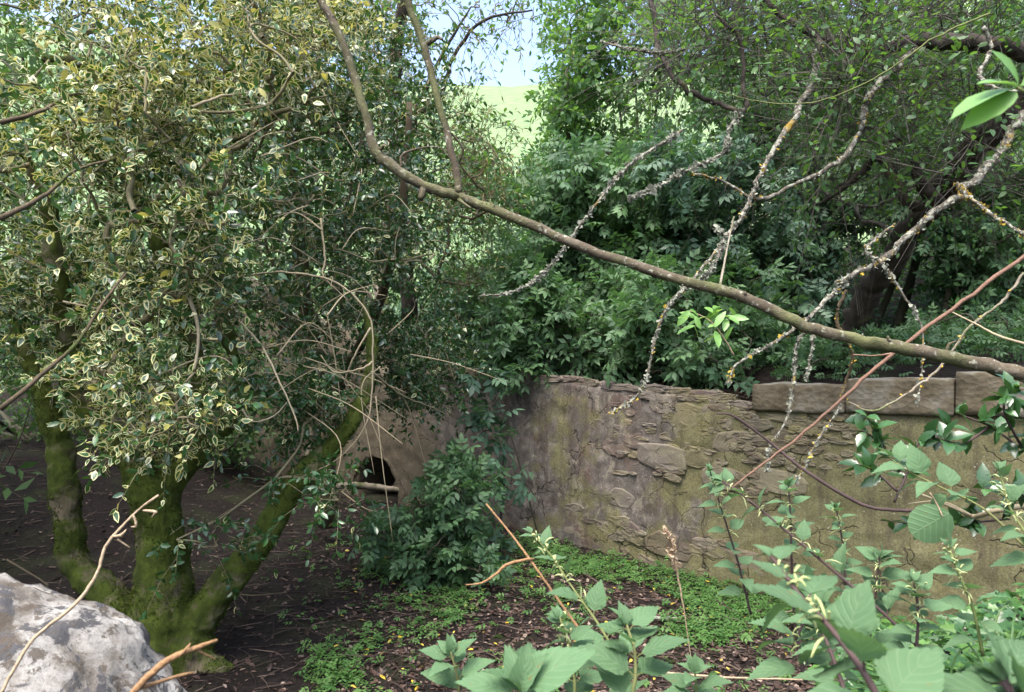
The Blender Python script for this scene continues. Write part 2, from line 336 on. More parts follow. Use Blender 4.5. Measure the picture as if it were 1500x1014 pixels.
# ------------------------------------------------------------------ the wall line in plan and the lie of the land
WALL_PL = np.array([(-7.2, 15.2), (-4.6, 13.1), (-2.0, 11.0), (0.22, 8.8), (2.43, 6.56), (3.92, 5.23), (6.6, 2.9)])
_q, _ = spline(np.c_[WALL_PL, np.zeros(len(WALL_PL))], np.zeros(len(WALL_PL)), 24)
WC = _q[:, :2]; WU = np.r_[0, np.cumsum(np.linalg.norm(np.diff(WC, axis=0), axis=1))]
WT = unit(np.gradient(WC, axis=0)); WN = np.c_[WT[:, 1], -WT[:, 0]]       # tangent, and a normal
WN = np.where((WN[:, 1:] > 0), -WN, WN)                                   # facing the camera
WPX = 750 + WC[:, 0] / WC[:, 1] * FPX
def wall_at_u(u):
    return (np.array([np.interp(u, WU, WC[:, 0]), np.interp(u, WU, WC[:, 1])]),
            unit(np.array([np.interp(u, WU, WT[:, 0]), np.interp(u, WU, WT[:, 1])])),
            unit(np.array([np.interp(u, WU, WN[:, 0]), np.interp(u, WU, WN[:, 1])])))
def wall_u(px): return np.interp(px, WPX, WU)
TOPX = [300, 430, 500, 530, 560, 640, 700, 800, 900, 960, 1010, 1060, 1090, 1104, 1240, 1400, 1600, 1900]
TOPY = [455, 462, 480, 525, 545, 543, 549, 553, 566, 570, 574, 583, 594, 599, 600, 603, 612, 640]
def wall_top(u):
    x = np.interp(u, WU, WPX); d = np.interp(u, WU, WC[:, 1]); return CAMZ - (np.interp(x, TOPX, TOPY) - HZN) / FPX * d
U_ARCH = wall_u(553); ARCH_HW = 0.60; ARCH_H = 0.74

HD = [0, 0.42, 1.3, 4, 8, 14, 22, 34, 50, 75, 85, 120, 300]
HZ = [0, 1.62, 2.12, 2.45, 3.2, 5.2, 8.6, 14.5, 23.5, 40.0, 42.5, 44.0, 36.0]
def side_s(X, Y):      # signed distance behind the wall face, and u
    X = np.asarray(X, float); Y = np.asarray(Y, float)
    best = np.full(X.shape, 1e9); s = np.zeros(X.shape); u = np.zeros(X.shape)
    for i in range(0, len(WC)):
        dx = X - WC[i, 0]; dy = Y - WC[i, 1]; dd = dx * dx + dy * dy; m = dd < best
        best = np.where(m, dd, best); u = np.where(m, WU[i], u)
        s = np.where(m, -(dx * WN[i, 0] + dy * WN[i, 1]), s)
    s = np.sign(s) * np.sqrt(best)
    return s, u
def vnoise(X, Y, sc, seed=0):
    r = R(seed); t = r.rand(64, 64); x = X / sc; y = Y / sc; i = np.floor(x).astype(int); j = np.floor(y).astype(int)
    fx = x - i; fy = y - j; fx = fx * fx * (3 - 2 * fx); fy = fy * fy * (3 - 2 * fy)
    g = lambda a, b: t[a % 64, b % 64]
    return (g(i, j) * (1 - fx) + g(i + 1, j) * fx) * (1 - fy) + (g(i, j + 1) * (1 - fx) + g(i + 1, j + 1) * fx) * fy - 0.5
def terrain(X, Y):
    X = np.asarray(X, float); Y = np.asarray(Y, float)
    s, u = side_s(X, Y)
    step0 = 0.20 + 3.2 * np.exp(-((u - U_ARCH) / 0.72) ** 4)
    front = 1.15 * (1 - sstep(1.2, 4.3, Y)) + 0.80 * np.exp(-(((X - 3.0) / 1.25) ** 2 + ((Y - 3.3) / 1.3) ** 2))
    front = front + 1.1 * sstep(-3.4, -7.0, X) * sstep(4.5, 10.0, Y)       # bank rising on the holly's far side
    front = front + 0.05 * vnoise(X, Y, 0.7, 1) + 0.03 * vnoise(X, Y, 0.23, 2) + 0.10 * vnoise(X, Y, 2.3, 3)
    behind = np.interp(s, HD, HZ) + 0.12 * vnoise(X, Y, 1.3, 4) * np.minimum(1, np.maximum(s, 0)) + 0.9 * vnoise(X, Y, 9.0, 5) * sstep(6, 25, s)
    behind = behind + 3.0 * vnoise(X, Y, 34.0, 7) * sstep(30, 90, s)
    k = sstep(step0, step0 + 0.22, s)
    return front * (1 - k) + np.maximum(behind, front) * k
def ground_pt(px, d): 
    X = (px - 750) / FPX * d; return np.array([X, d, float(terrain(np.array([X]), np.array([d]))[0])])

def axis(lo, hi, fine_lo, fine_hi, step, grow=1.13):
    a = list(np.arange(fine_lo, fine_hi, step)); st = step
    x = a[-1]
    while x < hi: st *= grow; x += st; a.append(x)
    st = step; x = a[0]; l = []
    while x > lo: st *= grow; x -= st; l.append(x)
    return np.array(l[::-1] + a)
gx = axis(-420, 420, -7.5, 7.0, 0.10); gy = axis(-25, 420, 0.5, 13.5, 0.10)
GX, GY = np.meshgrid(gx, gy); GZ = terrain(GX, GY)
acc = Acc(); nx, ny = len(gx), len(gy)
idx = np.arange(nx * ny).reshape(ny, nx)
F = np.stack([idx[:-1, :-1], idx[:-1, 1:], idx[1:, 1:], idx[1:, :-1]], -1).reshape(-1, 4)
cy = GY[:-1, :-1].reshape(-1); cx = GX[:-1, :-1].reshape(-1)
isf = (cy + 7 * vnoise(cx, cy, 6.0, 9) + 3 * vnoise(cx, cy, 1.7, 10)) > 21
acc.v.append(np.stack([GX, GY, GZ], -1).reshape(-1, 3)); acc.n = nx * ny
acc.f[4] = [(F, isf.astype(int), np.zeros(len(F)))]
ground = link('ground', acc.mesh('ground', [M['soil'], M['field']]), kind='structure')
ground['label'] = 'dark woodland floor rising to a sunlit grassy hillside field'

# ------------------------------------------------------------------ the stone wall
pA, tA, nA = wall_at_u(wall_u(900))
wall = thing('stone_wall', 'old rubble stone wall with flaking harling and dressed coping blocks', 'wall', (pA[0], pA[1], 0))
rng = R(11)
us = np.arange(0.3, WU[-1] - 0.05, 0.05); NV = 46
V = []; TH = 0.55
cs = [wall_at_u(u) for u in us]; tops = np.array([float(wall_top(u)) for u in us])
for (c, t, n), tp, u in zip(cs, tops, us):
    tp2 = tp + 0.035 * fbm((u * 2.5, 3, 0))
    for k in range(NV):
        z = -0.15 + (tp2 + 0.15) * k / (NV - 1)
        batter = 0.06 * (1 - z / 2.1)
        dsp = 0.022 * fbm((u * 0.7, z * 0.8, 5), 1, 2) + 0.010 * fbm((u * 5, z * 6, 1), 1, 4) + batter
        # bare rubble core shows where the harling has come off
        dsp -= 0.016 * float(sstep(0.05, 0.10, fbm((u * 0.9, z * 1.5, 20), 1, 4)))
        dsp -= 0.05 * (k == NV - 1)
        V.append((c[0] + n[0] * dsp, c[1] + n[1] * dsp, z))
    V.append((c[0] - n[0] * 0.25, c[1] - n[1] * 0.25, tp2 + 0.03 * rng.randn()))
    V.append((c[0] - n[0] * TH, c[1] - n[1] * TH, tp2 - 0.04))
    V.append((c[0] - n[0] * TH, c[1] - n[1] * TH, -0.1))
NR = NV + 3; Fs = []
for i in range(len(us) - 1):
    for k in range(NR - 1):
        um = (us[i] + us[i + 1]) / 2 - U_ARCH; zm = -0.15 + (tops[i] + 0.15) * (k + 0.5) / (NV - 1)
        if k < NV - 1 or k == NR - 2:
            zz = zm if k < NV - 1 else 0.3
            if abs(um) < ARCH_HW and (zz < ARCH_H - ARCH_HW or um * um + (zz - (ARCH_H - ARCH_HW)) ** 2 < ARCH_HW ** 2): continue
        a = i * NR + k; Fs.append([a, a + NR, a + NR + 1, a + 1])
acc = Acc(); acc.add(V, Fs)
acc.add([V[(len(us) - 1) * NR + k] for k in range(NR)], [list(range(NR))]); acc.add([V[k] for k in range(NR)], [list(range(NR))[::-1]])
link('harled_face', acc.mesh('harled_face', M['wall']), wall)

# culvert: irregular lip and a barrel running back into the bank
c, t, n = wall_at_u(U_ARCH); acc = Acc(); rows = []
ths = np.linspace(0, math.pi, 15)
prof = [(-ARCH_HW, -0.2)] + [(-ARCH_HW, 0.1)] + [(-ARCH_HW * math.cos(a), ARCH_H - ARCH_HW + ARCH_HW * math.sin(a)) for a in ths] + [(ARCH_HW, 0.1), (ARCH_HW, -0.2)]
def arch_row(off, grow, jit):
    out = []
    for k, (a, z) in enumerate(prof):
        j = 1 + grow + jit * rng.randn(); a2 = a * j; z2 = z + grow * 0.35 * max(0, z)
        out.append((c[0] + t[0] * a2 + n[0] * off, c[1] + t[1] * a2 + n[1] * off, z2))
    return out
rows = [arch_row(0.0, 0.10, 0.05), arch_row(0.03, 0.04, 0.05), arch_row(0.025, -0.06, 0.07), arch_row(0.0, -0.15, 0.03), arch_row(-0.5, -0.12, 0.03), arch_row(-3.3, -0.02, 0.02)]
m = len(prof); VV = [v for r in rows for v in r]; FF = [[i * m + k, i * m + k + 1, (i + 1) * m + k + 1, (i + 1) * m + k] for i in range(5) for k in range(m - 1)]
FF.append([5 * m + k for k in range(m)])
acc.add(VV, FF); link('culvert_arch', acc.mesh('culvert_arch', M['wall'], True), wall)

# stones: a few shared lumpy templates, each stone its own part
def stone_tpl(seed):
    r = R(seed); k = 11; a0 = r.rand(); V = []
    sq = r.uniform(2.4, 5.0)
    ang = (np.arange(k) + r.uniform(-0.28, 0.28, k)) * 2 * math.pi / k + a0
    rad = 0.5 / (np.abs(np.cos(ang)) ** sq + np.abs(np.sin(ang)) ** sq) ** (1 / sq) * r.uniform(0.86, 1.06, k)
    for (sc, z) in ((1.0, -0.6), (1.0, 0.55), (0.90, 0.92), (0.55, 1.0)):
        for i in range(k): V.append((math.cos(ang[i]) * rad[i] * sc, math.sin(ang[i]) * rad[i] * sc, z + 0.14 * r.randn() * (z > 0)))
    F = [[L * k + i, L * k + (i + 1) % k, (L + 1) * k + (i + 1) % k, (L + 1) * k + i] for L in range(3) for i in range(k)] + [[3 * k + i for i in range(k)]]
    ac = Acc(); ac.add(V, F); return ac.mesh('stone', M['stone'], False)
ST = [stone_tpl(100 + i) for i in range(14)]
def put_stone(px, py, wpx, hpx, rot=0.0, proud=0.02, tpl=None, name='stone'):
    u = float(wall_u(px)); c, t, n = wall_at_u(u); d = c[1]
    z = CAMZ - (py - HZN) / FPX * d
    cosf = max(0.35, abs(-(c / np.linalg.norm(c)) @ n))
    W = wpx / FPX * d / cosf; H = hpx / FPX * d
    T = np.array([t[0], t[1], 0]); N = np.array([n[0], n[1], 0]); U = np.array([0, 0, 1.0])
    tl = rng.randn(2) * 0.03
    N = unit(N + T * tl[0] + U * tl[1]); T = unit(T - N * (T @ N)); U = np.cross(N, T); U = U * np.sign(U[2])
    cr, sr = math.cos(rot), math.sin(rot); T2 = T * cr + U * sr; U2 = -T * sr + U * cr
    th = 0.026
    m3 = np.stack([T2 * W, U2 * H, N * th], 1)
    pos = np.array([c[0], c[1], z]) + N * (0.06 * (1 - z / 2.1) + proud - th + 0.0)
    piece(name, ST[rng.randint(len(ST)) if tpl is None else tpl], wall, pos, m3)
# large exposed stones read off the photograph: (px, py, width, height, tilt)
for a in [(925, 600, 34, 40), (972, 592, 42, 30), (1010, 612, 44, 44), (1042, 606, 30, 34), (955, 580, 36, 14), (1032, 584, 40, 12), (1075, 597, 44, 10), (1058, 612, 40, 12),
          (1092, 609, 40, 13), (1110, 622, 44, 20), (1140, 612, 40, 12), (1066, 622, 18, 18), (1085, 650, 78, 42), (1020, 668, 46, 34), (970, 668, 80, 40), (985, 640, 40, 14),
          (1040, 636, 26, 14), (1150, 640, 46, 22), (1190, 628, 48, 18), (1180, 655, 50, 22), (1135, 668, 60, 26), (1225, 625, 30, 14), (930, 645, 36, 26), (905, 655, 40, 30),
          (1060, 700, 70, 34), (1140, 705, 80, 38), (912, 730, 40, 30), (860, 775, 70, 36), (985, 800, 80, 40), (1080, 820, 90, 44), (875, 622, 26, 18)]:
    put_stone(*a, rot=rng.uniform(-0.06, 0.06) - 0.05, proud=rng.uniform(-0.008, 0.003) if a[0] < 890 or a[1] > 715 else rng.uniform(0.0, 0.014))
# small pinnings between them where the rubble shows
for i in range(150):
    px = rng.uniform(905, 1245); lo = np.interp(px, TOPX, TOPY) + 8; py = lo + (rng.rand() ** 1.4) * (120 if px < 1120 else 85)
    put_stone(px, py, rng.uniform(9, 28), rng.uniform(5, 12), rng.uniform(-0.2, 0.12), rng.uniform(0.002, 0.016))
for i in range(28):
    px = rng.uniform(840, 1180); d = float(np.interp(px, WPX, WC[:, 1])); py = HZN + 2.1 / d * FPX - rng.uniform(4, 60)
    put_stone(px, py, rng.uniform(16, 44), rng.uniform(9, 20), rng.uniform(-0.25, 0.1), rng.uniform(-0.006, 0.010))
# loose slabs lying on the broken wall head
for i in range(46):
    px = rng.uniform(690, 1100); put_stone(px, np.interp(px, TOPX, TOPY) + rng.uniform(-2, 3), rng.uniform(22, 50), rng.uniform(7, 15), rng.uniform(-0.12, 0.1), rng.uniform(-0.04, 0.015))
# dressed coping blocks
def block(px0, px1, ytop, ybot, name, seed):
    r = R(seed); u0, u1 = float(wall_u(px0)), float(wall_u(px1)); ac = Acc(); nu, nz, nd = 22, 7, 5
    mid = (u0 + u1) / 2; c, t, n = wall_at_u(mid); d = c[1]
    zt = CAMZ - (ytop - HZN) / FPX * d; zb = CAMZ - (ybot - HZN) / FPX * d
    L = (u1 - u0) / 2
    import bmesh
    bm = bmesh.new(); bmesh.ops.create_cube(bm, size=1)
    bmesh.ops.subdivide_edges(bm, edges=bm.edges[:], cuts=9, use_grid_fill=True)
    for v in bm.verts:
        x, y, z = v.co * 2
        X = x * L; Y = y * 0.27; Z = z * (zt - zb) / 2
        e = sum(abs(q) > 0.99 for q in (x, y, z)); sh = 0.006 * (e - 1)
        f = Vector((X * 5 + seed * 3, Y * 5, Z * 5)); nn = fbm(f, 1, 4) * 0.016 + fbm(f * 0.3, 1, 2) * 0.012
        X -= np.sign(x) * sh * (abs(x) > .99); Y -= np.sign(y) * (sh - nn) * (abs(y) > .99); Z -= np.sign(z) * (sh - nn) * (abs(z) > .99)
        v.co = Vector((c[0] + t[0] * X - n[0] * (Y + 0.215), c[1] + t[1] * X - n[1] * (Y + 0.215), (zt + zb) / 2 + Z))
    me = bpy.data.meshes.new(name); bm.to_mesh(me); bm.free(); me.materials.append(M['coping'])
    for p in me.polygons: p.use_smooth = True
    link(name, me, wall)
def coping_mat():
    b = NB('coping_stone'); n1 = b.noise(3.2, 6, 0.6); n2 = b.noise(20, 6, 0.68); z = b.n('SeparateXYZ', {0: b.n('NewGeometry').outputs['Normal']}).outputs[2]
    c = b.ramp(n1, [(0.34, (0.09, 0.073, 0.045)), (0.5, (0.145, 0.122, 0.082)), (0.64, (0.22, 0.205, 0.165))])
    c = b.mix(b.ramp(b.math('ADD', b.math('MULTIPLY', b.noise(6, 5), 1.0), b.math('MULTIPLY', z, 0.25)), [(0.66, 0.0), (0.78, 0.6)]), c, (0.30, 0.295, 0.25))
    c = b.mix(b.math('MULTIPLY', n2, 0.55), c, (0.04, 0.032, 0.022))
    h = b.math('ADD', n2, b.n('TexVoronoi', {'Vector': b.n('Mapping', {'Vector': b.pos(), 'Scale': (11, 11, 14)}).outputs[0], 'Scale': 1.6}).outputs['Distance'])
    return b.done(b.bsdf(c, 0.92, b.bump(h, 0.6, 0.02), 0.2))
M['coping'] = coping_mat()
block(1105, 1239, 562, 604, 'coping_block', 1); block(1240, 1399, 554, 607, 'coping_block', 2); block(1400, 1640, 545, 611, 'coping_block', 3)
block(655, 700, 540, 553, 'coping_block', 4)

# ------------------------------------------------------------------ leaf templates: (verts, faces, material per face); +Y along the leaf, +Z its face
def tpl_rim(seed=0, wid=0.46, rim=0.6, fold=0.15, curl=0.15):     # cream-edged holly leaf, unit length, pointed, wavy margin
    r = R(seed); o = [(0, 0), (.92, .28), (.86, .66), (0, 1.0), (-.86, .64), (-.95, .30)]; k = 6; V = []
    for i, (x, y) in enumerate(o):
        x = x * wid / 2 * r.uniform(.88, 1.1); V.append((x, y, abs(x) * fold * 2 - curl * (y - 0.3) ** 2 * 2 + r.uniform(-.03, .03)))
    for i, (x, y) in enumerate(o):
        q = rim * r.uniform(.72, 1.22); x = x * wid / 2 * q; y = .46 + (y - .46) * min(.9, q + .14); V.append((x, y, abs(x) * fold * 2 - curl * (y - 0.3) ** 2 * 2))
    F = [[i, (i + 1) % k, k + (i + 1) % k, k + i] for i in range(k)] + [[k + i for i in range(k)]]
    return np.array(V), F, [1] * k + [0]
def tpl_leaf(prof, fold=0.2, curl=0.15, mat=0):       # prof: list of (y, halfwidth)
    V = [(0, 0, 0)]; n = len(prof)
    mid = [(0, y, -curl * y * y) for y, h in prof]; L = [(-h, y, h * fold - curl * y * y) for y, h in prof]; Rr = [(h, y, h * fold - curl * y * y) for y, h in prof]
    V += mid + L + Rr + [(0, 1, -curl)]
    F = [[0, 1, 1 + n], [0, 1 + 2 * n, 1]]
    for i in range(n - 1): F += [[1 + i, 2 + i, 2 + n + i, 1 + n + i], [1 + 2 * n + i, 2 + 2 * n + i, 2 + i, 1 + i]]
    e = len(V) - 1; F += [[n, e, 2 * n], [3 * n, e, n]]
    return np.array(V, float), F, [mat] * len(F)
def merge(tpls):
    V = []; F = []; Mi = []; n = 0
    for (v, f, m) in tpls: V.append(v); F += [[i + n for i in q] for q in f]; Mi += list(m); n += len(v)
    return np.concatenate(V), F, Mi
def xf(tpl, s=1, rz=0, t=(0, 0, 0), rx=0):
    v, f, m = tpl; v = v * s; c, q = math.cos(rx), math.sin(rx); v = v @ np.array([[1, 0, 0], [0, c, -q], [0, q, c]]).T
    c, q = math.cos(rz), math.sin(rz); v = v @ np.array([[c, -q, 0], [q, c, 0], [0, 0, 1]]).T
    return v + np.array(t), f, m
T_VAR = tpl_rim(1, 0.48, 0.66, 0.10, 0.08); T_VAR2 = tpl_rim(2, 0.54, 0.55, 0.16, 0.18); T_VAR3 = tpl_rim(3, 0.42, 0.80, 0.05, 0.02)
T_YEL = tpl_leaf([(0.25, 0.19), (0.6, 0.24)], 0.2, 0.2)
T_HOL = tpl_leaf([(0.24, 0.20), (0.66, 0.21)], 0.3, 0.2)
T_HOL2 = tpl_leaf([(0.08, 0.08), (0.2, 0.20), (0.27, 0.17), (0.42, 0.26), (0.49, 0.22), (0.64, 0.23), (0.70, 0.18), (0.86, 0.10)], 0.3, 0.25)
T_OVAL = tpl_leaf([(0.3, 0.22), (0.65, 0.20)], 0.15, 0.2)
T_OVAL1 = tpl_leaf([(0.45, 0.24)], 0.15, 0.2)
T_NARROW = tpl_leaf([(0.4, 0.10)], 0.2, 0.3)
lf = tpl_leaf([(0.25, 0.22), (0.6, 0.21)], 0.12, 0.15); lf1 = tpl_leaf([(0.42, 0.24)], 0.12, 0.15)
rach = (np.array([(-.006, 0, 0), (.006, 0, 0), (.004, .75, 0), (-.004, .75, 0)]), [[0, 1, 2, 3]], [1])
T_ELD = merge([rach, xf(lf, 0.46, 0, (0, .56, 0), -0.15)] + [xf(lf, 0.42, s * 1.05, (s * .01, y, 0), -0.25) for y in (.22, .50) for s in (-1, 1)])
T_ELD2 = merge([rach, xf(lf1, 0.46, 0, (0, .56, 0), -0.15)] + [xf(lf1, 0.42, s * 1.05, (s * .01, y, 0), -0.25) for y in (.22, .50) for s in (-1, 1)])
T_ELD7 = merge([rach, xf(lf1, 0.36, 0, (0, .66, 0), -0.3)] + [xf(lf1, k, s * 1.15, (s * .01, y, 0), -0.35) for y, k in ((.16, .36), (.40, .40), (.62, .36)) for s in (-1, 1)])
lobe = tpl_leaf([(0.3, 0.13), (0.75, 0.27)], 0.1, 0.1)
T_CLO = merge([xf(lobe, 1, a) for a in (0, 2.1, -2.1)])
T_IVY = (np.array([(0, 0, 0), (.30, -.08, .02), (.22, .22, .03), (.46, .40, -.03), (.18, .52, .02), (0, 1, -.1), (-.18, .52, .02), (-.46, .40, -.03), (-.22, .22, .03), (-.30, -.08, .02), (0, .3, -.02)]),
         [[10, a, a + 1] for a in range(0, 9)] + [[10, 9, 0]], [0] * 10)
T_FLAKE = (np.array([(-.2, 0, .03), (.18, .04, .0), (.30, .5, .12), (.02, 1, .05), (-.28, .45, .10), (0, .5, -.03)]), [[5, 0, 1], [5, 1, 2], [5, 2, 3], [5, 3, 4], [5, 4, 0]], [0] * 5)

def frames(d, up, rng, twist=0.5):
    d = unit(d); nrm = up + rng.randn(*d.shape) * twist
    nrm = unit(nrm - d * np.sum(nrm * d, -1, keepdims=True)); x = np.cross(d, nrm)
    return np.stack([x, d, nrm], -1)
def region(rng, px0, px1, py0, py1, d0, d1, n):
    d = rng.uniform(d0, d1, n); return np.stack([(rng.uniform(px0, px1, n) - 750) / FPX * d, d, CAMZ - (rng.uniform(py0, py1, n) - HZN) / FPX * d], -1)

def sprays(rng, cen, rad, twigs, leaves, tl, droop=0.3, alpha=1.0, lsize=(0.05, 0.07), twist=0.5, upb=1.0, out=1.0, tip=0.8):
    """twigs springing from clump centres with leaves along them"""
    N = len(cen) * twigs; c = np.repeat(cen, twigs, 0)
    off = unit(rng.randn(N, 3)) * (rng.rand(N, 1) ** 0.6) * rad
    p0 = c + off * 0.35; d0 = unit(off * out + rng.randn(N, 3) * rad * 0.5 + np.array([0, 0, 0.25 * rad]))
    L = tl * rng.uniform(0.6, 1.3, (N, 1)); p2 = p0 + d0 * L; p1 = p0 + d0 * L * 0.5 + np.array([0, 0, 1]) * L * 0.08
    p2 = p2 - np.array([0, 0, 1]) * droop * L
    t = ((np.arange(leaves) + 0.6) / leaves)[None, :, None] ** tip
    t = np.clip(t + rng.randn(N, leaves, 1) * 0.05, 0.02, 1)
    pos = p0[:, None] * (1 - t) ** 2 + 2 * p1[:, None] * t * (1 - t) + p2[:, None] * t * t
    tan = unit(2 * (p1 - p0)[:, None] * (1 - t) + 2 * (p2 - p1)[:, None] * t)
    a = unit(np.cross(tan, np.array([0.2, 0.1, 1.0]))); b = np.cross(a, tan)
    ph = (np.arange(leaves) * 2.4)[None, :, None] + rng.rand(N, 1, 1) * 6.28 + rng.randn(N, leaves, 1) * 0.4
    al = alpha * rng.uniform(0.6, 1.25, (N, leaves, 1)); al = al * np.where(t > 0.9, 0.5, 1)
    d = tan * np.cos(al) + (a * np.cos(ph) + b * np.sin(ph)) * np.sin(al)
    pos = pos.reshape(-1, 3); d = d.reshape(-1, 3)
    up = np.tile(np.array([0, -0.12, 1.0]) * upb, (len(d), 1)) + tan.reshape(-1, 3) * 0.5
    fr = frames(d, up, rng, twist) * rng.uniform(*lsize, (len(d), 1, 1))
    return (p0, p1, p2), pos, fr
def twig_mesh(acc, tw, r=0.003, mat=0):
    p0, p1, p2 = tw; N = len(p0)
    ts = np.array([0, .5, 1.0]); pts = [p0 * (1 - t) ** 2 + 2 * p1 * t * (1 - t) + p2 * t * t for t in ts]
    tan = unit(p2 - p0); a = unit(np.cross(tan, np.array([0.3, 0.2, 0.9]))); b = np.cross(tan, a); V = []
    for t, p in zip(ts, pts):
        rr = r * (1 - 0.75 * t)
        for k in range(3): th = k * 2.0944; V.append(p + (a * math.cos(th) + b * math.sin(th)) * rr)
    V = np.stack(V, 1).reshape(-1, 3)
    f = np.array([[L * 3 + k, L * 3 + (k + 1) % 3, L * 3 + 3 + (k + 1) % 3, L * 3 + 3 + k] for L in range(2) for k in range(3)])
    A = (f[None] + (np.arange(N) * 9)[:, None, None]).reshape(-1, 4)
    acc.v.append(V); acc.f.setdefault(4, []).append((A + acc.n, np.full(len(A), mat), np.zeros(len(A)))); acc.n += len(V)
def skeleton(acc, base, cen, rng, r_tip=0.006, k=0.42, anchors=None, anchor_r=None, sides=5, mat=0, pull=0.6):
    """join clump centres back to the base or to given limb points, thicker towards the root"""
    if anchors is None: nodes = [np.asarray(base, float)]; par = [-1]
    else: nodes = [np.asarray(a, float) for a in anchors]; par = [-1] * len(nodes)
    na = len(nodes); ref = np.asarray(base, float)
    order = np.argsort(np.linalg.norm(cen - ref, axis=1))
    for i in order:
        A = np.array(nodes); dd = np.linalg.norm(A - cen[i], axis=1) + pull * 0.25 * np.maximum(0, A[:, 2] - cen[i][2])
        j = int(np.argmin(dd)); nodes.append(cen[i]); par.append(j)
    cnt = np.ones(len(nodes))
    for i in range(len(nodes) - 1, na - 1, -1): cnt[par[i]] += cnt[i] if par[i] >= 0 else 0
    for i in range(na, len(nodes)):
        a, b = nodes[par[i]], nodes[i]; L = np.linalg.norm(b - a)
        m1 = a * .65 + b * .35 + rng.randn(3) * L * 0.07; m2 = a * .3 + b * .7 + rng.randn(3) * L * 0.07
        r1 = r_tip * cnt[i] ** k; r0 = min(r_tip * cnt[par[i]] ** k, r1 * 1.6) if par[i] >= na or anchors is None else r1 * 1.25
        q, r = spline([a, m1, m2, b], [r0, r0 * .7 + r1 * .3, r0 * .3 + r1 * .7, r1], 3)
        tube(acc, q, r, sides, mat, 0, 0.04, rng, False)

def split_near(pos, n, margin=0):
    """indices of the n leaves that show largest in the picture, and the rest"""
    d = pos[:, 1]; x = 750 + pos[:, 0] / np.maximum(d, .1) * FPX; y = HZN - (pos[:, 2] - CAMZ) / np.maximum(d, .1) * FPX
    ok = (x > 4) & (x < 1496) & (y > 4) & (y < 1010) & (d > 0.3)
    key = np.where(ok, d, 1e6); o = np.argsort(key); return o[:n], o[n:]
def foliage(parent, leafname, groups, n_ind, seed):
    """groups: list of (template, materials, pos, frames). nearest leaves become parts, the rest one joined part each"""
    rng = R(seed); allp = np.concatenate([g[2] for g in groups]); gi = np.concatenate([np.full(len(g[2]), k) for k, g in enumerate(groups)]); li = np.concatenate([np.arange(len(g[2])) for g in groups])
    near, rest = split_near(allp, n_ind)
    shared = {}
    for i in near:
        k = int(gi[i]); g = groups[k]
        if k not in shared:
            a = Acc(); a.add(g[0][0], []); a.v = []; a.n = 0
            a.scatter(g[0], np.zeros((1, 3)), np.eye(3)[None], np.zeros(1)); shared[k] = a.mesh(leafname, g[1], True)
        piece(leafname, shared[k], parent, g[2][li[i]], g[3][li[i]])
    mats = []; acc = Acc()
    for k, g in enumerate(groups):
        sel = li[rest[gi[rest] == k]]
        if len(sel) == 0: continue
        off = len(mats); mats += list(g[1]); t = g[0]
        acc.scatter((t[0], t[1], [m + off for m in t[2]]), g[2][sel], g[3][sel], rng.rand(len(sel)))
    if acc.n: link('foliage', acc.mesh('foliage', mats, True), parent, 'stuff')
def cull(pos, fr, polys):               # keep the leaves whose picture position is in none of the open gaps
    d = np.maximum(pos[:, 1], .1); x = 750 + pos[:, 0] / d * FPX; y = HZN - (pos[:, 2] - CAMZ) / d * FPX; k = np.ones(len(pos), bool)
    for (cx, cy, rx, ry) in polys: k &= ((x - cx) / rx) ** 2 + ((y - cy) / ry) ** 2 > 1
    return pos[k], fr[k]
def cull_c(c, polys): return cull(c, c, polys)[0]
def gappy(c, sc, th, off=0): return c[np.array([fbm((p[0] + off, p[1], p[2]), sc, 2) > th for p in c])]
def lichen(parent, q, r, rng, n, size, mats, name='lichen'):
    wgt = np.convolve(rng.rand(len(q) + 8) ** 5, np.ones(5), 'same')[4:-4] + .02; k = rng.choice(len(q), n, p=wgt / wgt.sum()); p = q[k] + (q[np.minimum(k + 1, len(q) - 1)] - q[k]) * rng.rand(n, 1) + unit(rng.randn(n, 3)) * r[k][:, None] * 0.9
    d = unit(p - q[k] + rng.randn(n, 3) * 0.004); fr = frames(d, rng.randn(n, 3), rng, 0.6) * (size * 0.62 * (0.4 + 1.9 * rng.rand(n, 1, 1) ** 2))
    a = Acc(); h = rng.rand(n) < 0.85
    frill = (np.array([(-.15, 0, 0), (.15, 0, 0), (.5, .7, .12), (.15, 1, .3), (-.2, .85, .15), (-.5, .6, .35)]), [[0, 1, 2, 3, 4, 5]], [0])
    nub = (np.array([(-.4, -.2, -.4), (.4, -.2, -.4), (0, -.2, .5), (0.1, .8, 0), (-.3, .6, .2)]), [[0, 1, 3], [1, 2, 3], [2, 4, 3], [2, 0, 4], [0, 3, 4]], [0] * 5)
    a.scatter(frill, p[h], fr[h], rng.rand(h.sum())); a.scatter(nub, p[~h], fr[~h] * 0.7, rng.rand((~h).sum()))
    return link(name, a.mesh(name, mats, False), parent, 'stuff')

GAP = [(740, 90, 85, 115), (755, 170, 70, 75), (735, 20, 75, 70)]          # the opening to field and sky

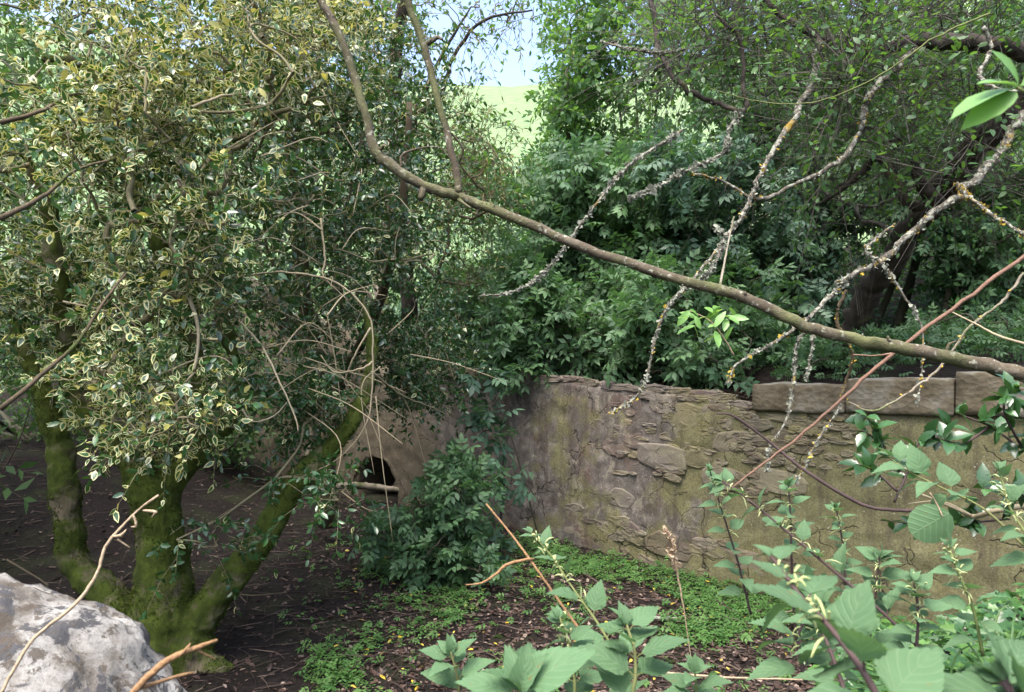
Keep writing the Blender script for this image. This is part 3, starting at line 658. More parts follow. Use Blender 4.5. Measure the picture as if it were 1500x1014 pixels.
# ------------------------------------------------------------------ mossy many-stemmed holly with cream-edged leaves
def remesh(name, acc, mat, vox, parent, disp=0.0):
    me = acc.mesh(name, mat); o = bpy.data.objects.new(name, me); COL.objects.link(o)
    md = o.modifiers.new('r', 'REMESH'); md.mode = 'VOXEL'; md.voxel_size = vox
    sm = o.modifiers.new('s', 'SMOOTH'); sm.factor = 0.5; sm.iterations = 16
    dg = bpy.context.evaluated_depsgraph_get(); me2 = bpy.data.meshes.new_from_object(o.evaluated_get(dg)); bpy.data.objects.remove(o)
    if disp:
        nv = len(me2.vertices); co = np.zeros(nv * 3, np.float32); no = np.zeros(nv * 3, np.float32)
        me2.vertices.foreach_get('co', co); me2.vertices.foreach_get('normal', no); co = co.reshape(-1, 3); no = no.reshape(-1, 3)
        f = np.array([fbm(c * 5, 1, 4) + 0.35 * fbm((c[0] * 22, c[1] * 22, c[2] * 9), 1, 3) for c in co]); co = co + no * (f * disp)[:, None]
        me2.vertices.foreach_set('co', co.astype(np.float32).reshape(-1)); me2.update()
    for p in me2.polygons: p.use_smooth = True
    me2.name = name; 
    if not me2.materials: me2.materials.append(mat)
    return link(name, me2, parent)
b0 = ground_pt(232, 5.0)
hol = thing('holly_tree', 'variegated holly with cream-edged leaves on mossy forking stems', 'tree', b0)
rng = R(21); acc = Acc()
anch = []
def stem(pix, rad, seed):
    q, r = limb(acc, pix, rad, 6, 18, 0.03, seed, rough=0.03); anch.append(q[len(q) // 3:]); return q, r
stem([(228, 1010, 5.0), (235, 930, 5.0), (240, 850, 5.0), (232, 770, 5.0), (222, 715, 5.0), (190, 670, 4.95), (150, 630, 4.9), (110, 560, 4.8), (90, 440, 4.7), (70, 300, 4.6)], [.33, .26, .185, .165, .165, .115, .09, .075, .06, .05], 1)
stem([(232, 740, 5.0), (262, 690, 5.05), (300, 640, 5.1), (298, 580, 5.1), (285, 520, 5.1), (262, 440, 5.05), (225, 340, 5.0), (185, 250, 4.9), (160, 170, 4.8), (135, 100, 4.8), (60, 85, 4.7)], [.12, .11, .09, .075, .07, .068, .062, .058, .052, .045, .03], 2)
stem([(200, 985, 5.05), (185, 900, 5.1), (145, 860, 5.15), (110, 825, 5.2), (100, 770, 5.25), (95, 710, 5.3), (85, 650, 5.35), (60, 570, 5.4), (20, 470, 5.4)], [.16, .13, .115, .11, .105, .10, .095, .07, .05], 3)
stem([(262, 990, 4.95), (290, 915, 5.0), (335, 850, 5.1), (385, 790, 5.2), (420, 730, 5.3), (455, 685, 5.4), (500, 640, 5.5), (528, 590, 5.6), (545, 520, 5.7), (530, 430, 5.8)], [.17, .135, .115, .105, .095, .085, .075, .062, .045, .03], 4)
stem([(300, 640, 5.1), (335, 610, 5.2), (350, 560, 5.4), (330, 480, 5.5), (310, 380, 5.6), (300, 250, 5.6)], [.09, .075, .06, .055, .05, .04], 5)
for rx in ((170, 1000), (290, 1010), (340, 985)):
    limb(acc, [(232, 940, 5.0), ((232 + rx[0]) / 2, 968, 4.97), (rx[0], rx[1], 4.9)], [.16, .11, .05], 4, 10, 0.1, rx[0])
trk = remesh('trunk', acc, M['moss_bark'], 0.015, hol, 0.024)
_n = len(trk.data.vertices); _c = np.zeros(_n * 3, np.float32); _m = np.zeros(_n * 3, np.float32); trk.data.vertices.foreach_get('co', _c); trk.data.vertices.foreach_get('normal', _m); _c = _c.reshape(-1, 3).astype(float); _m = _m.reshape(-1, 3).astype(float)
_k = np.array([fbm(c * 3.0, 1, 3) > -0.06 for c in _c]) & (_c[:, 2] < 2.4); _i = R(22).choice(np.where(_k)[0], 16000); _r = R(23)
_d = unit(_m[_i] + _r.randn(len(_i), 3) * .6); _f = frames(_d, _r.randn(len(_i), 3), _r, .5) * _r.uniform(.007, .022, (len(_i), 1, 1)); _a = Acc()
_a.scatter((np.array([(-.35, -.2, 0), (.35, -.2, 0), (0, 1, .2)]), [[0, 1, 2]], [0]), _c[_i] + _r.randn(len(_i), 3) * .004, _f, _r.rand(len(_i))); link('moss', _a.mesh('moss', M['moss'], False), hol, 'stuff')
anchors = np.concatenate(anch)[::2]
cen = np.concatenate([region(rng, *a) for a in [
    (-160, 130, -120, 250, 3.6, 6.0, 75), (100, 480, -120, 130, 4.0, 6.5, 125), (100, 420, 130, 330, 4.0, 5.8, 95), (380, 540, 0, 330, 4.6, 6.2, 55),
    (-80, 200, 300, 480, 4.2, 5.6, 40),
    (-120, 90, 380, 560, 4.0, 5.0, 30), (90, 330, 330, 470, 4.0, 5.4, 36), (130, 330, 545, 650, 3.9, 4.6, 24), (20, 210, 460, 600, 4.0, 4.9, 26), (200, 420, 380, 600, 4.6, 5.6, 16), (-300, 0, -200, 500, 4, 6.5, 40),
    (-100, 500, -420, -120, 3.6, 6.5, 60)]])
cen = gappy(cen, 1.2, -0.08)
acc = Acc(); skeleton(acc, b0 + np.array([0, 0, 2.0]), cen, rng, 0.0045, 0.40, anchors, pull=0.3)
tw, pos, fr = sprays(rng, cen, 0.36, 7, 11, 0.30, 0.22, 1.1, (0.042, 0.08), 0.7, 0.8, tip=0.5)
n = len(pos); kind = np.repeat(rng.rand(len(cen)), 7 * 11); r1 = rng.rand(n)
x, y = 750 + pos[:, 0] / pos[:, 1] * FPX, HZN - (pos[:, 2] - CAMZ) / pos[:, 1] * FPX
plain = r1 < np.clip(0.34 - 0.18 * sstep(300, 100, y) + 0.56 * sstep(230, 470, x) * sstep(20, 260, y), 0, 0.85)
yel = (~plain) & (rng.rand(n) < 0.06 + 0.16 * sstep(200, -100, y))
va = ~(plain | yel); kk = rng.rand(n)
twig_mesh(acc, tw, 0.0035)
link('twigs', acc.mesh('twigs', M['holly_twig']), hol, 'stuff')
for pp, nm in (([(0, 600, 3.4), (60, 550, 3.5), (115, 500, 3.6), (150, 445, 3.7), (185, 400, 3.9)], 'branch'), ([(0, 320, 3.3), (60, 290, 3.5), (110, 250, 3.7), (170, 232, 4.0)], 'branch'), ([(275, 430, 4.4), (290, 480, 4.3), (285, 540, 4.2), (272, 560, 4.2)], 'branch'),
               ([(0, 180, 3.6), (55, 165, 3.7), (100, 140, 4.0), (128, 138, 4.4)], 'branch'), ([(265, 165, 4.2), (300, 150, 4.2), (330, 140, 4.3), (390, 135, 4.4)], 'branch')):
    a = Acc(); limb(a, pp, [.013, .006], 5, 7, 0.15, len(pp)); link(nm, a.mesh(nm, M['pale_twig' if pp[0][0] > 200 else 'brown_bark']), hol)
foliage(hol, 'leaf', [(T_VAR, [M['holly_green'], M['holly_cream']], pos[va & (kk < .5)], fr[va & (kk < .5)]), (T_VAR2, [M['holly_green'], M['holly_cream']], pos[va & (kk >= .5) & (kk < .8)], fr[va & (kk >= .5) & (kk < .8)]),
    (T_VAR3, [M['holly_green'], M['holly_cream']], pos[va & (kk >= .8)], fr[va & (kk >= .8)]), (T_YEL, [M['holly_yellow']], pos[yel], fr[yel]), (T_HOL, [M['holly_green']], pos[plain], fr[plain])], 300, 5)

# ------------------------------------------------------------------ plain green holly behind it, with arching bare twigs
b1 = ground_pt(478, 8.6)
hg = thing('holly_tree', 'plain dark green glossy holly between the variegated holly and the wall', 'tree', b1)
rng = R(31); acc = Acc()
q1, _ = limb(acc, [(478, 770, 8.6), (482, 640, 8.5), (480, 580, 8.4), (455, 480, 8.0), (440, 380, 7.6), (425, 250, 7.2), (440, 100, 7.0), (450, -60, 7.0)], [.13, .10, .09, .085, .08, .07, .06, .04], 5, 12, 0.1, 1)
q2, _ = limb(acc, [(480, 600, 8.4), (520, 520, 7.8), (560, 430, 7.2), (590, 300, 6.8), (600, 150, 6.6)], [.08, .06, .05, .04, .03], 5, 10, 0.1, 2)
link('trunk', acc.mesh('trunk', M['brown_bark']), hg)
cen = np.concatenate([region(rng, *a) for a in [(340, 560, -60, 150, 6.0, 8.0, 44), (360, 640, 130, 400, 5.6, 8.2, 95), (480, 660, 330, 480, 6.4, 8.6, 40), (350, 480, 560, 660, 4.9, 5.8, 22), (380, 500, 660, 735, 4.6, 5.2, 13),
     (300, 440, 380, 540, 5.6, 7.4, 30), (560, 700, 470, 560, 7.6, 8.8, 22), (250, 330, 780, 800, 4.6, 4.9, 3), (560, 690, 560, 610, 7.2, 8.0, 12), (540, 640, 440, 530, 6.6, 8.0, 14), (420, 540, 440, 560, 6.4, 7.6, 16), (430, 510, 560, 660, 5.6, 6.6, 12), (560, 690, 540, 600, 7.0, 8.0, 12), (450, 640, 470, 560, 6.8, 8.2, 22), (500, 680, 40, 330, 6.6, 8.6, 60), (120, 460, -60, 380, 6.6, 9.5, 80), (-150, 300, 380, 520, 6.6, 9.0, 34)]])
cen = gappy(cull_c(cen, GAP + [(550, 655, 60, 65)]), 1.0, -0.28, 4)
acc = Acc(); skeleton(acc, b1 + np.array([0, 0, 1.0]), cen, rng, 0.004, 0.42, np.concatenate([q1[3:], q2]), pull=0.3)
tw, pos, fr = sprays(rng, cen, 0.36, 6, 11, 0.30, 0.35, 1.1, (0.045, 0.075), 0.8, 0.8, tip=0.6)
twig_mesh(acc, tw, 0.003); link('twigs', acc.mesh('twigs', M['holly_twig']), hg, 'stuff')
for pp in ([(340, 408, 5.2), (400, 399, 5.0), (470, 406, 4.9), (515, 430, 4.9), (543, 470, 4.9), (546, 520, 4.9), (545, 570, 4.9), (535, 625, 4.9), (495, 672, 5.0), (440, 700, 5.1)],
           [(470, 320, 5.0), (476, 380, 4.95), (474, 405, 4.9), (510, 440, 4.9)], [(350, 470, 4.7), (385, 510, 4.6), (410, 560, 4.5), (432, 610, 4.5), (437, 632, 4.5)],
           [(543, 480, 4.9), (520, 520, 4.9), (505, 560, 5.0), (515, 565, 5.0)], [(546, 530, 4.9), (530, 540, 4.9), (490, 545, 5.0), (470, 520, 5.0)], [(545, 545, 4.9), (590, 580, 6.0), (640, 600, 7.0), (690, 628, 7.8)],
           [(355, 600, 4.6), (370, 618, 4.6), (400, 610, 4.7), (420, 590, 4.8)]):
    a = Acc(); limb(a, pp, [.0085, .004], 6, 6, 0.25, len(pp)); link('bare_twig', a.mesh('bare_twig', M['pale_twig']), hg)
a = Acc()
for k in range(60):
    p0 = region(rng, 330, 620, 250, 600, 5.0, 7.2, 1)[0]; L = rng.uniform(.35, .9); d = unit(rng.randn(3) * np.array([1, .4, .8]) + np.array([.2, 0, -.3])); p1 = p0 + d * L * .5 + rng.randn(3) * .06; p2 = p0 + d * L - np.array([0, 0, .3 * L]) + rng.randn(3) * .05
    q, r = spline([p0, p1, p2], [.0055, .004, .0018], 6); tube(a, q, r, 5, 0, 0, .05, rng)
for k in range(60):
    p0 = region(rng, 60, 480, 80, 560, 4.2, 5.6, 1)[0]; L = rng.uniform(.35, .8); d = unit(rng.randn(3) * np.array([1, .4, .7])); p1 = p0 + d * L * .5 + rng.randn(3) * .05; p2 = p0 + d * L - np.array([0, 0, .25 * L])
    q, r = spline([p0, p1, p2], [.006, .0045, .002], 6); tube(a, q, r, 5, 0, 0, .05, rng)
link('bare_twigs', a.mesh('bare_twigs', M['pale_twig']), hg, 'stuff')
r1 = rng.rand(len(pos)); yv = r1 < 0.06
foliage(hg, 'leaf', [(T_HOL, [M['holly_green']], pos[~yv], fr[~yv]), (T_VAR2, [M['holly_green'], M['holly_cream']], pos[yv], fr[yv])], 300, 6)

# leaning pale trunk and pale stem by the wall
b = ground_pt(452, 11.2); o = thing('leaning_dead_tree', 'pale bare trunk leaning up from the wall behind the holly', 'tree trunk', b); a = Acc()
limb(a, [(452, 735, 11.2), (468, 620, 10.6), (455, 520, 9.8), (400, 450, 9.0), (345, 405, 8.6), (300, 345, 8.2), (270, 250, 8.0), (255, 100, 7.8)], [.16, .15, .15, .14, .13, .12, .10, .07], 6, 14, 0.12, 3)
link('trunk', a.mesh('trunk', M['pale_bark']), o)
b = ground_pt(570, 12.6); o = thing('pale_stem_tree', 'slender pale grey trunk standing just behind the culvert end of the wall', 'tree trunk', b); a = Acc()
limb(a, [(574, 560, 12.6), (566, 490, 12.5), (560, 440, 12.4), (555, 400, 12.4), (566, 330, 12.3), (575, 200, 12.0)], [.16, .14, .12, .12, .10, .07], 6, 12, 0.14, 4)
limb(a, [(562, 470, 12.4), (542, 435, 12.2), (530, 400, 12.0)], [.06, .04, .02], 5, 8, 0.1, 5)
link('trunk', a.mesh('trunk', M['pale_bark']), o)

# ------------------------------------------------------------------ wispy half-bare tree in the gap
b = ground_pt(585, 9.6); wt = thing('wispy_tree', 'half bare tree with dark trunk and withered yellowish leaves beside the sky gap', 'tree', b, None); rng = R(41); a = Acc()
q, _ = limb(a, [(600, 470, 9.6), (590, 330, 9.4), (580, 200, 9.2), (578, 140, 9.0), (582, 60, 8.8), (592, 0, 8.6), (600, -60, 8.5)], [.12, .11, .10, .09, .085, .08, .07], 5, 10, 0.1, 1)
q2, _ = limb(a, [(580, 180, 9.2), (640, 150, 8.8), (665, 80, 8.6), (710, 30, 8.4), (780, 15, 8.2)], [.05, .035, .025, .018, .010], 5, 7, 0.3, 2)
q3, _ = limb(a, [(590, 260, 9.3), (615, 150, 9.0), (660, 60, 8.8), (690, 10, 8.6)], [.05, .035, .02, .01], 5, 7, 0.3, 3)
link('trunk', a.mesh('trunk', M['dark_bark']), wt)
cen = np.concatenate([region(rng, *s) for s in [(510, 640, -40, 130, 8, 10, 20), (560, 740, 130, 330, 8, 10.5, 70), (640, 790, -30, 60, 8, 9, 14), (660, 760, 190, 300, 9, 11, 16), (620, 720, 300, 420, 9, 11, 20)]])
cen = cull_c(cen, [(740, 110, 50, 75)])
acc = Acc(); skeleton(acc, b, cen, rng, 0.005, 0.35, np.concatenate([q[4:], q2, q3]), pull=0.2)
tw, pos, fr = sprays(rng, cen, 0.5, 7, 9, 0.55, 0.45, 0.9, (0.05, 0.10), 1.2)
twig_mesh(acc, tw, 0.005); link('twigs', acc.mesh('twigs', M['twig']), wt, 'stuff')
k = rng.rand(len(pos)); kk = k < 0.6
foliage(wt, 'leaf', [(T_NARROW, [M['dry_leaf']], pos[kk], fr[kk]), (T_OVAL, [M['hawthorn']], pos[~kk], fr[~kk])], 60, 7)

# ------------------------------------------------------------------ shrubs and trees behind the wall
def shrub(name, label, cat, group, px, d, regs, seed, tpl, mats, rad, twigs, leaves, tl, ls, n_ind=0, droop=0.35, stem_mat='elder_stem', gaps=(), twist=0.5, rt=0.007, nstem=3, upb=1.0, sr=.028):
    b = ground_pt(px, d); o = thing(name, label, cat, b, group); rng = R(seed)
    cen = np.concatenate([region(rng, *s) for s in regs]); cen = cull_c(cen, list(gaps))
    if d > 11 and 61 < seed < 64: cen = gappy(cen, .55, -.22, seed)
    gz = terrain(cen[:, 0], cen[:, 1]); cen[:, 2] = np.maximum(cen[:, 2], gz + 0.12)
    acc = Acc(); far = cen[np.argsort(-np.linalg.norm(cen - b, axis=1))[:nstem]]; anch = [b[None]]
    top = cen[:, 2].max()
    for k in range(nstem):
        tgt = far[k]; p1 = b + rng.randn(3) * np.array([.15, .15, 0]); mid = (b + tgt) / 2 + np.array([rng.randn() * .15, rng.randn() * .15, 0.25 * (tgt[2] - b[2])])
        q, r = spline([p1 - np.array([0, 0, .1]), (p1 * .6 + mid * .4), mid, tgt], [sr * (top - b[2]) ** .5, sr * .7 * (top - b[2]) ** .5, sr * .5, sr * .25], 5); tube(acc, q, r, 7, 0, 0, .04, rng); anch.append(q)
    skeleton(acc, b, cen, rng, rt, 0.4, np.concatenate(anch), pull=0.5)
    tw, pos, fr = sprays(rng, cen, rad, twigs, leaves, tl, droop, 1.0, ls, twist, upb)
    pos, fr = cull(pos, fr, gaps); twig_mesh(acc, tw, rt * .6)
    link('stems', acc.mesh('stems', M[stem_mat]), o)
    foliage(o, 'leaf', [(tpl, mats, pos, fr)], n_ind, seed + 1)
    return o
EL = [M['elder'], M['elder_stem']]; EB = [M['elder_blue'], M['elder_stem']]
GE = [(738, 95, 62, 115), (765, 155, 55, 62)]
ELG = 'elder shrubs on the bank behind the wall'
shrub('elder_shrub', 'low leafy elder shrub spilling over the middle of the wall head', 'shrub', ELG, 850, 8.9, [(720, 960, 470, 545, 8.5, 9.5, 26), (760, 930, 420, 500, 8.8, 10.2, 20)], 51, T_ELD2, EL, 0.42, 5, 8, 0.4, (0.20, 0.32), 120)
shrub('elder_shrub', 'elder shrub overhanging the broken rubble part of the wall', 'shrub', ELG, 1020, 8.0, [(930, 1140, 460, 550, 7.6, 8.8, 26), (930, 1120, 390, 480, 8.0, 9.4, 20)], 52, T_ELD2, EL, 0.40, 5, 8, 0.4, (0.20, 0.31), 120)
shrub('elder_shrub', 'tall elder shrub with layered dark leaves right of the grassy gap', 'shrub', ELG, 900, 10.2, [(800, 1010, 230, 430, 9.4, 11.5, 60), (770, 900, 300, 430, 9.5, 11, 20)], 53, T_ELD7, EL, 0.5, 5, 8, 0.5, (0.26, 0.40), 60, gaps=GE)
shrub('elder_shrub', 'dark elder shrub behind the grey lichened boughs', 'shrub', ELG, 1080, 9.6, [(980, 1230, 230, 420, 8.8, 11, 55), (1000, 1250, 380, 490, 9.2, 10.8, 26)], 54, T_ELD7, EB, 0.5, 5, 8, 0.5, (0.25, 0.38), 60)
shrub('elder_shrub', 'shaded elder shrub beside the leaning dark trunk', 'shrub', ELG, 1400, 9.2, [(1240, 1560, 170, 340, 8.4, 10.5, 50), (1380, 1620, 330, 440, 8.6, 10.5, 26)], 55, T_ELD7, EL, 0.5, 5, 8, 0.5, (0.24, 0.36), 40)
shrub('elder_shrub', 'pale green young elder filling the foot of the grassy gap', 'shrub', ELG, 760, 12.5, [(660, 860, 225, 440, 11, 14, 64), (640, 800, 400, 500, 11, 13, 24)], 56, T_ELD2, EL, 0.6, 5, 7, 0.5, (0.18, 0.28), 0, gaps=GE)
shrub('elder_shrub', 'dark bushy elder in the corner between holly and wall', 'shrub', ELG, 650, 11.6, [(590, 740, 430, 530, 11, 12.6, 30)], 57, T_ELD2, EB, 0.5, 5, 7, 0.4, (0.17, 0.26), 0)
shrub('elder_shrub', 'low elder seedlings along the coping stones', 'shrub', ELG, 1290, 7.4, [(1150, 1330, 500, 545, 7.0, 8.6, 22), (1330, 1560, 470, 530, 7.0, 9.0, 26)], 58, T_ELD2, EL, 0.30, 5, 7, 0.3, (0.10, 0.18), 60)
shrub('elder_shrub', 'broad leaved elder canopy under the heavy dark bough', 'shrub', ELG, 1300, 10.4, [(1060, 1320, 120, 270, 9.0, 11.5, 55), (1280, 1540, 60, 220, 9.0, 11.5, 45)], 59, T_ELD7, EL, 0.5, 5, 8, 0.5, (0.25, 0.38), 0)
TBG = 'trees on the hillside behind the wall'
hw = [M['hawthorn']]; fl = [M['far_leaf']]
shrub('hillside_tree', 'airy small leaved tree whose sprays edge the sky', 'tree', TBG, 940, 13.5, [(810, 1010, -60, 120, 11.5, 14.5, 60), (800, 960, 110, 250, 11.5, 14, 46)], 61, T_OVAL1, hw, 0.75, 8, 16, 0.6, (0.09, 0.16), 0, gaps=[(730, 60, 62, 105)], twist=0.8, rt=0.009)
shrub('hillside_tree', 'leafy tree rising behind the tangled dark boughs', 'tree', TBG, 1200, 13.0, [(1000, 1260, -120, 130, 11, 15, 80), (1020, 1280, 110, 260, 11, 14, 60)], 62, T_OVAL1, hw, 0.8, 8, 16, 0.6, (0.10, 0.17), 0, twist=0.8, rt=0.009)
shrub('hillside_tree', 'tree beyond the thick leaning trunk', 'tree', TBG, 1500, 12.0, [(1260, 1640, -140, 200, 10, 14, 110), (1300, 1640, 180, 330, 11, 14, 50)], 63, T_OVAL1, hw, 0.8, 8, 16, 0.6, (0.10, 0.17), 0, twist=0.8, rt=0.009)
shrub('hillside_tree', 'shady tree far behind the variegated holly', 'tree', TBG, 150, 15.5, [(-200, 330, 0, 330, 13, 18, 130), (-200, 330, 300, 560, 12.5, 16, 80)], 64, T_OVAL1, fl, 1.1, 8, 15, 0.8, (0.10, 0.17), 0, twist=0.8, rt=0.012)
shrub('hillside_tree', 'shady tree far behind the plain green holly', 'tree', TBG, 430, 16.5, [(300, 590, -20, 300, 14, 18, 100), (300, 600, 280, 470, 14, 17, 60)], 65, T_OVAL1, fl, 1.1, 8, 15, 0.8, (0.10, 0.17), 0, twist=0.8, rt=0.012, gaps=GE)
shrub('hillside_tree', 'dim thicket tree beyond the wall and elders', 'tree', TBG, 1050, 17.0, [(850, 1300, 200, 460, 15, 19, 100)], 66, T_OVAL1, fl, 1.1, 8, 15, 0.8, (0.10, 0.17), 0, twist=0.8, rt=0.012, gaps=GE)
shrub('hillside_tree', 'dim tree in the wood behind the leaning dark trunk', 'tree', TBG, 1480, 17.0, [(1280, 1700, 100, 470, 15, 20, 110)], 67, T_OVAL1, fl, 1.1, 8, 15, 0.8, (0.10, 0.17), 0, twist=0.8, rt=0.012)
# dense shade at the back of the den floor on the holly side
shrub('shade_bush', 'dark bush on the earth bank behind the mossy holly stems', 'shrub', None, 60, 10.5, [(-260, 330, 420, 640, 9.5, 12.5, 90)], 68, T_OVAL1, fl, 0.8, 7, 13, 0.6, (0.08, 0.14), 0, twist=0.8)
shrub('shade_bush', 'dark bush crowding the culvert end of the wall', 'shrub', None, 330, 11.8, [(240, 390, 480, 680, 11.0, 12.4, 40)], 69, T_OVAL1, fl, 0.6, 7, 12, 0.5, (0.08, 0.13), 0, twist=0.8)

# leafy trees added beside the den to keep sky light and sun out
def added_side_tree(label, x, y, seed, h, n):
    b = np.array([x, y, float(terrain(np.array([x]), np.array([y]))[0])]); o = thing('shading_tree', label, 'tree', b, 'trees added to shade the den'); rng = R(seed)
    cen = b + np.stack([rng.uniform(-1.7, 1.7, n), rng.uniform(-1.9, 1.9, n), h * rng.uniform(0.06, 1.0, n)], -1); acc = Acc()
    q, r = spline([b - np.array([0, 0, .2]), b + np.array([.1, 0, h * .35]), b + np.array([-.1, .1, h * .7]), b + np.array([0, 0, h * .95])], [.2, .15, .1, .04], 6); tube(acc, q, r, 9, 0, 0, .05, rng)
    skeleton(acc, b, cen, rng, .008, .4, q, pull=.3); tw, pos, fr = sprays(rng, cen, .7, 8, 12, .6, .3, 1.0, (.09, .15), .8); twig_mesh(acc, tw, .006)
    link('trunk', acc.mesh('trunk', M['brown_bark']), o); a = Acc(); a.scatter(T_OVAL1, pos, fr, rng.rand(len(pos))); link('crown', a.mesh('crown', M['far_leaf']), o, 'stuff')
added_side_tree('added leafy tree shading the den beyond the holly boughs', -7.2, 7.4, 601, 7.0, 80)
added_side_tree('added leafy tree shading the boulder side of the den', -5.6, 3.2, 602, 6.5, 80)
added_side_tree('added leafy shading tree on the bank past the pale boulder', -7.4, 5.0, 603, 7.0, 60)

# ------------------------------------------------------------------ gnarled lichen-hung tree at the open end
b = ground_pt(1215, 8.2); old = thing('gnarled_tree', 'gnarled dark tree leaning over the wall with lichen crusted boughs', 'tree', b); rng = R(71)
acc = Acc(); anch = []
q, r = limb(acc, [(1215, 560, 8.2), (1250, 480, 7.6), (1275, 425, 7.2), (1305, 385, 6.8), (1335, 335, 6.4), (1378, 285, 6.0), (1430, 215, 5.6), (1500, 150, 5.3), (1570, 70, 5.1), (1600, -40, 5.0)], [.17, .13, .115, .11, .10, .105, .10, .09, .08, .07], 7, 16, 0.14, 1, rough=0.10); anch.append(q)
q, r = limb(acc, [(1570, 75, 5.1), (1500, 75, 5.0), (1420, 62, 5.0), (1330, 62, 5.1), (1270, 75, 5.1), (1200, 55, 5.2), (1130, 10, 5.3), (1080, -60, 5.4)], [.06, .06, .058, .05, .042, .034, .024, .015], 6, 12, 0.2, 2, rough=0.08); anch.append(q)
link('trunk', acc.mesh('trunk', M['dark_bark']), old)
def bough(pix, rad, nl, ls, mats=('grey_lichen',), bark='lichen_bark', seed=0, name='bough', jit=0.35):
    a = Acc(); q, r = limb(a, pix, [x * .72 for x in rad], 8, 8, jit, seed, rough=0.14); o = link(name, a.mesh(name, M[bark]), old); anch.append(q)
    o.location = [-x for x in wloc(old)]
    for j, m in enumerate(mats):
        if nl: 
            c = lichen(o, q, r, R(seed + 9 + j), int(nl * 1.7 if j == 0 else nl * 0.3), ls, M[m]); c.location = (0, 0, 0)
G, O = 'grey_lichen', 'orange_lichen'
bough([(1500, 165, 5.0), (1460, 230, 4.9), (1420, 272, 4.8), (1370, 310, 4.7), (1330, 345, 4.7), (1290, 382, 4.6), (1238, 408, 4.5), (1225, 425, 4.5), (1180, 470, 4.4), (1125, 508, 4.4), (1080, 533, 4.4), (1068, 560, 4.4)], [.045, .042, .04, .035, .03, .028, .026, .022, .016, .012, .010, .008], 420, .022, (G, O), seed=1)
bough([(1310, 328, 4.6), (1282, 352, 4.6), (1268, 366, 4.55), (1290, 385, 4.5), (1305, 405, 4.5), (1328, 440, 4.5), (1350, 478, 4.5), (1351, 540, 4.5), (1344, 592, 4.5)], [.010, .014, .012, .014, .014, .010, .008, .006, .004], 150, .022, (G, O), seed=2)
bough([(1402, 268, 4.7), (1415, 285, 4.6), (1440, 305, 4.5), (1465, 322, 4.4), (1510, 350, 4.3)], [.016, .018, .016, .014, .012], 130, .020, (O, G), seed=3)
bough([(952, -20, 5.4), (962, 50, 5.3), (975, 95, 5.2), (1005, 130, 5.1), (1048, 150, 5.1), (1092, 162, 5.0), (1088, 120, 5.0), (1085, 60, 5.0), (1048, 22, 5.0)], [.03, .028, .027, .026, .026, .024, .022, .022, .014], 60, .018, (G,), 'dark_bark', seed=4)
bough([(1090, 160, 5.0), (1068, 190, 4.9), (1064, 218, 4.85), (1035, 238, 4.8), (1000, 252, 4.8), (960, 276, 4.75), (925, 290, 4.7)], [.018, .016, .015, .014, .012, .009, .005], 520, .030, (G,), seed=5)
bough([(880, 60, 5.2), (915, 70, 5.1), (950, 76, 5.1), (985, 76, 5.1), (1030, 62, 5.1)], [.010, .013, .015, .015, .014], 200, .022, (G,), seed=6)
bough([(1000, 190, 4.9), (975, 208, 4.8), (935, 232, 4.7), (905, 258, 4.6), (880, 290, 4.5), (850, 330, 4.5), (820, 372, 4.4), (795, 402, 4.4), (750, 428, 4.3), (702, 434, 4.3)], [.014, .015, .014, .013, .012, .010, .009, .008, .007, .005], 560, .024, (G,), seed=7)
bough([(1200, 60, 5.2), (1192, 110, 5.0), (1168, 165, 4.8), (1135, 215, 4.7), (1112, 262, 4.6), (1090, 310, 4.5), (1055, 360, 4.4), (1010, 415, 4.3), (982, 445, 4.2), (965, 480, 4.2), (955, 520, 4.2), (945, 562, 4.2), (925, 588, 4.2), (896, 605, 4.2)], [.04, .036, .032, .026, .022, .018, .014, .012, .012, .012, .011, .010, .010, .007], 620, .020, (G, O), seed=8)
bough([(1340, 75, 5.0), (1300, 110, 4.9), (1268, 150, 4.8), (1262, 190, 4.8), (1225, 238, 4.7), (1170, 268, 4.7), (1110, 292, 4.6), (1060, 265, 4.6), (1015, 255, 4.5)], [.035, .033, .03, .026, .024, .020, .016, .012, .008], 160, .016, (O, G), seed=9)
bough([(1075, 318, 3.4), (1066, 360, 3.2), (1055, 418, 2.75)], [.006, .005, .007], 0, .02, (), 'pale_bark', seed=10, jit=.1)
bough([(1050, 335, 4.4), (1060, 350, 4.4), (1045, 390, 4.3), (1025, 410, 4.3), (1000, 425, 4.3)], [.012, .012, .012, .010, .008], 200, .026, (G,), seed=11)
bough([(1195, 480, 4.4), (1168, 500, 4.4), (1162, 560, 4.4), (1152, 615, 4.4), (1128, 655, 4.4), (1124, 690, 4.4)], [.012, .012, .011, .010, .009, .005], 240, .020, (G,), seed=12)
bough([(1192, 490, 4.4), (1186, 530, 4.4), (1180, 556, 4.4)], [.010, .009, .006], 90, .020, (G,), seed=13)
bough([(1240, 425, 4.6), (1225, 470, 4.6), (1248, 515, 4.6), (1240, 560, 4.7), (1232, 580, 4.7)], [.015, .017, .015, .013, .008], 60, .016, (O,), 'brown_bark', seed=14)
bough([(1232, 595, 4.4), (1215, 620, 4.4), (1195, 650, 4.4), (1182, 680, 4.4), (1165, 705, 4.4)], [.008, .009, .008, .007, .004], 130, .020, (G, O), seed=15)
bough([(1500, 400, 3.6), (1470, 440, 3.6), (1420, 480, 3.6), (1392, 520, 3.6), (1370, 545, 3.6), (1330, 575, 3.6), (1280, 602, 3.6), (1240, 588, 3.6)], [.011, .010, .010, .009, .009, .008, .008, .005], 50, .016, (O,), 'pale_bark', seed=16)
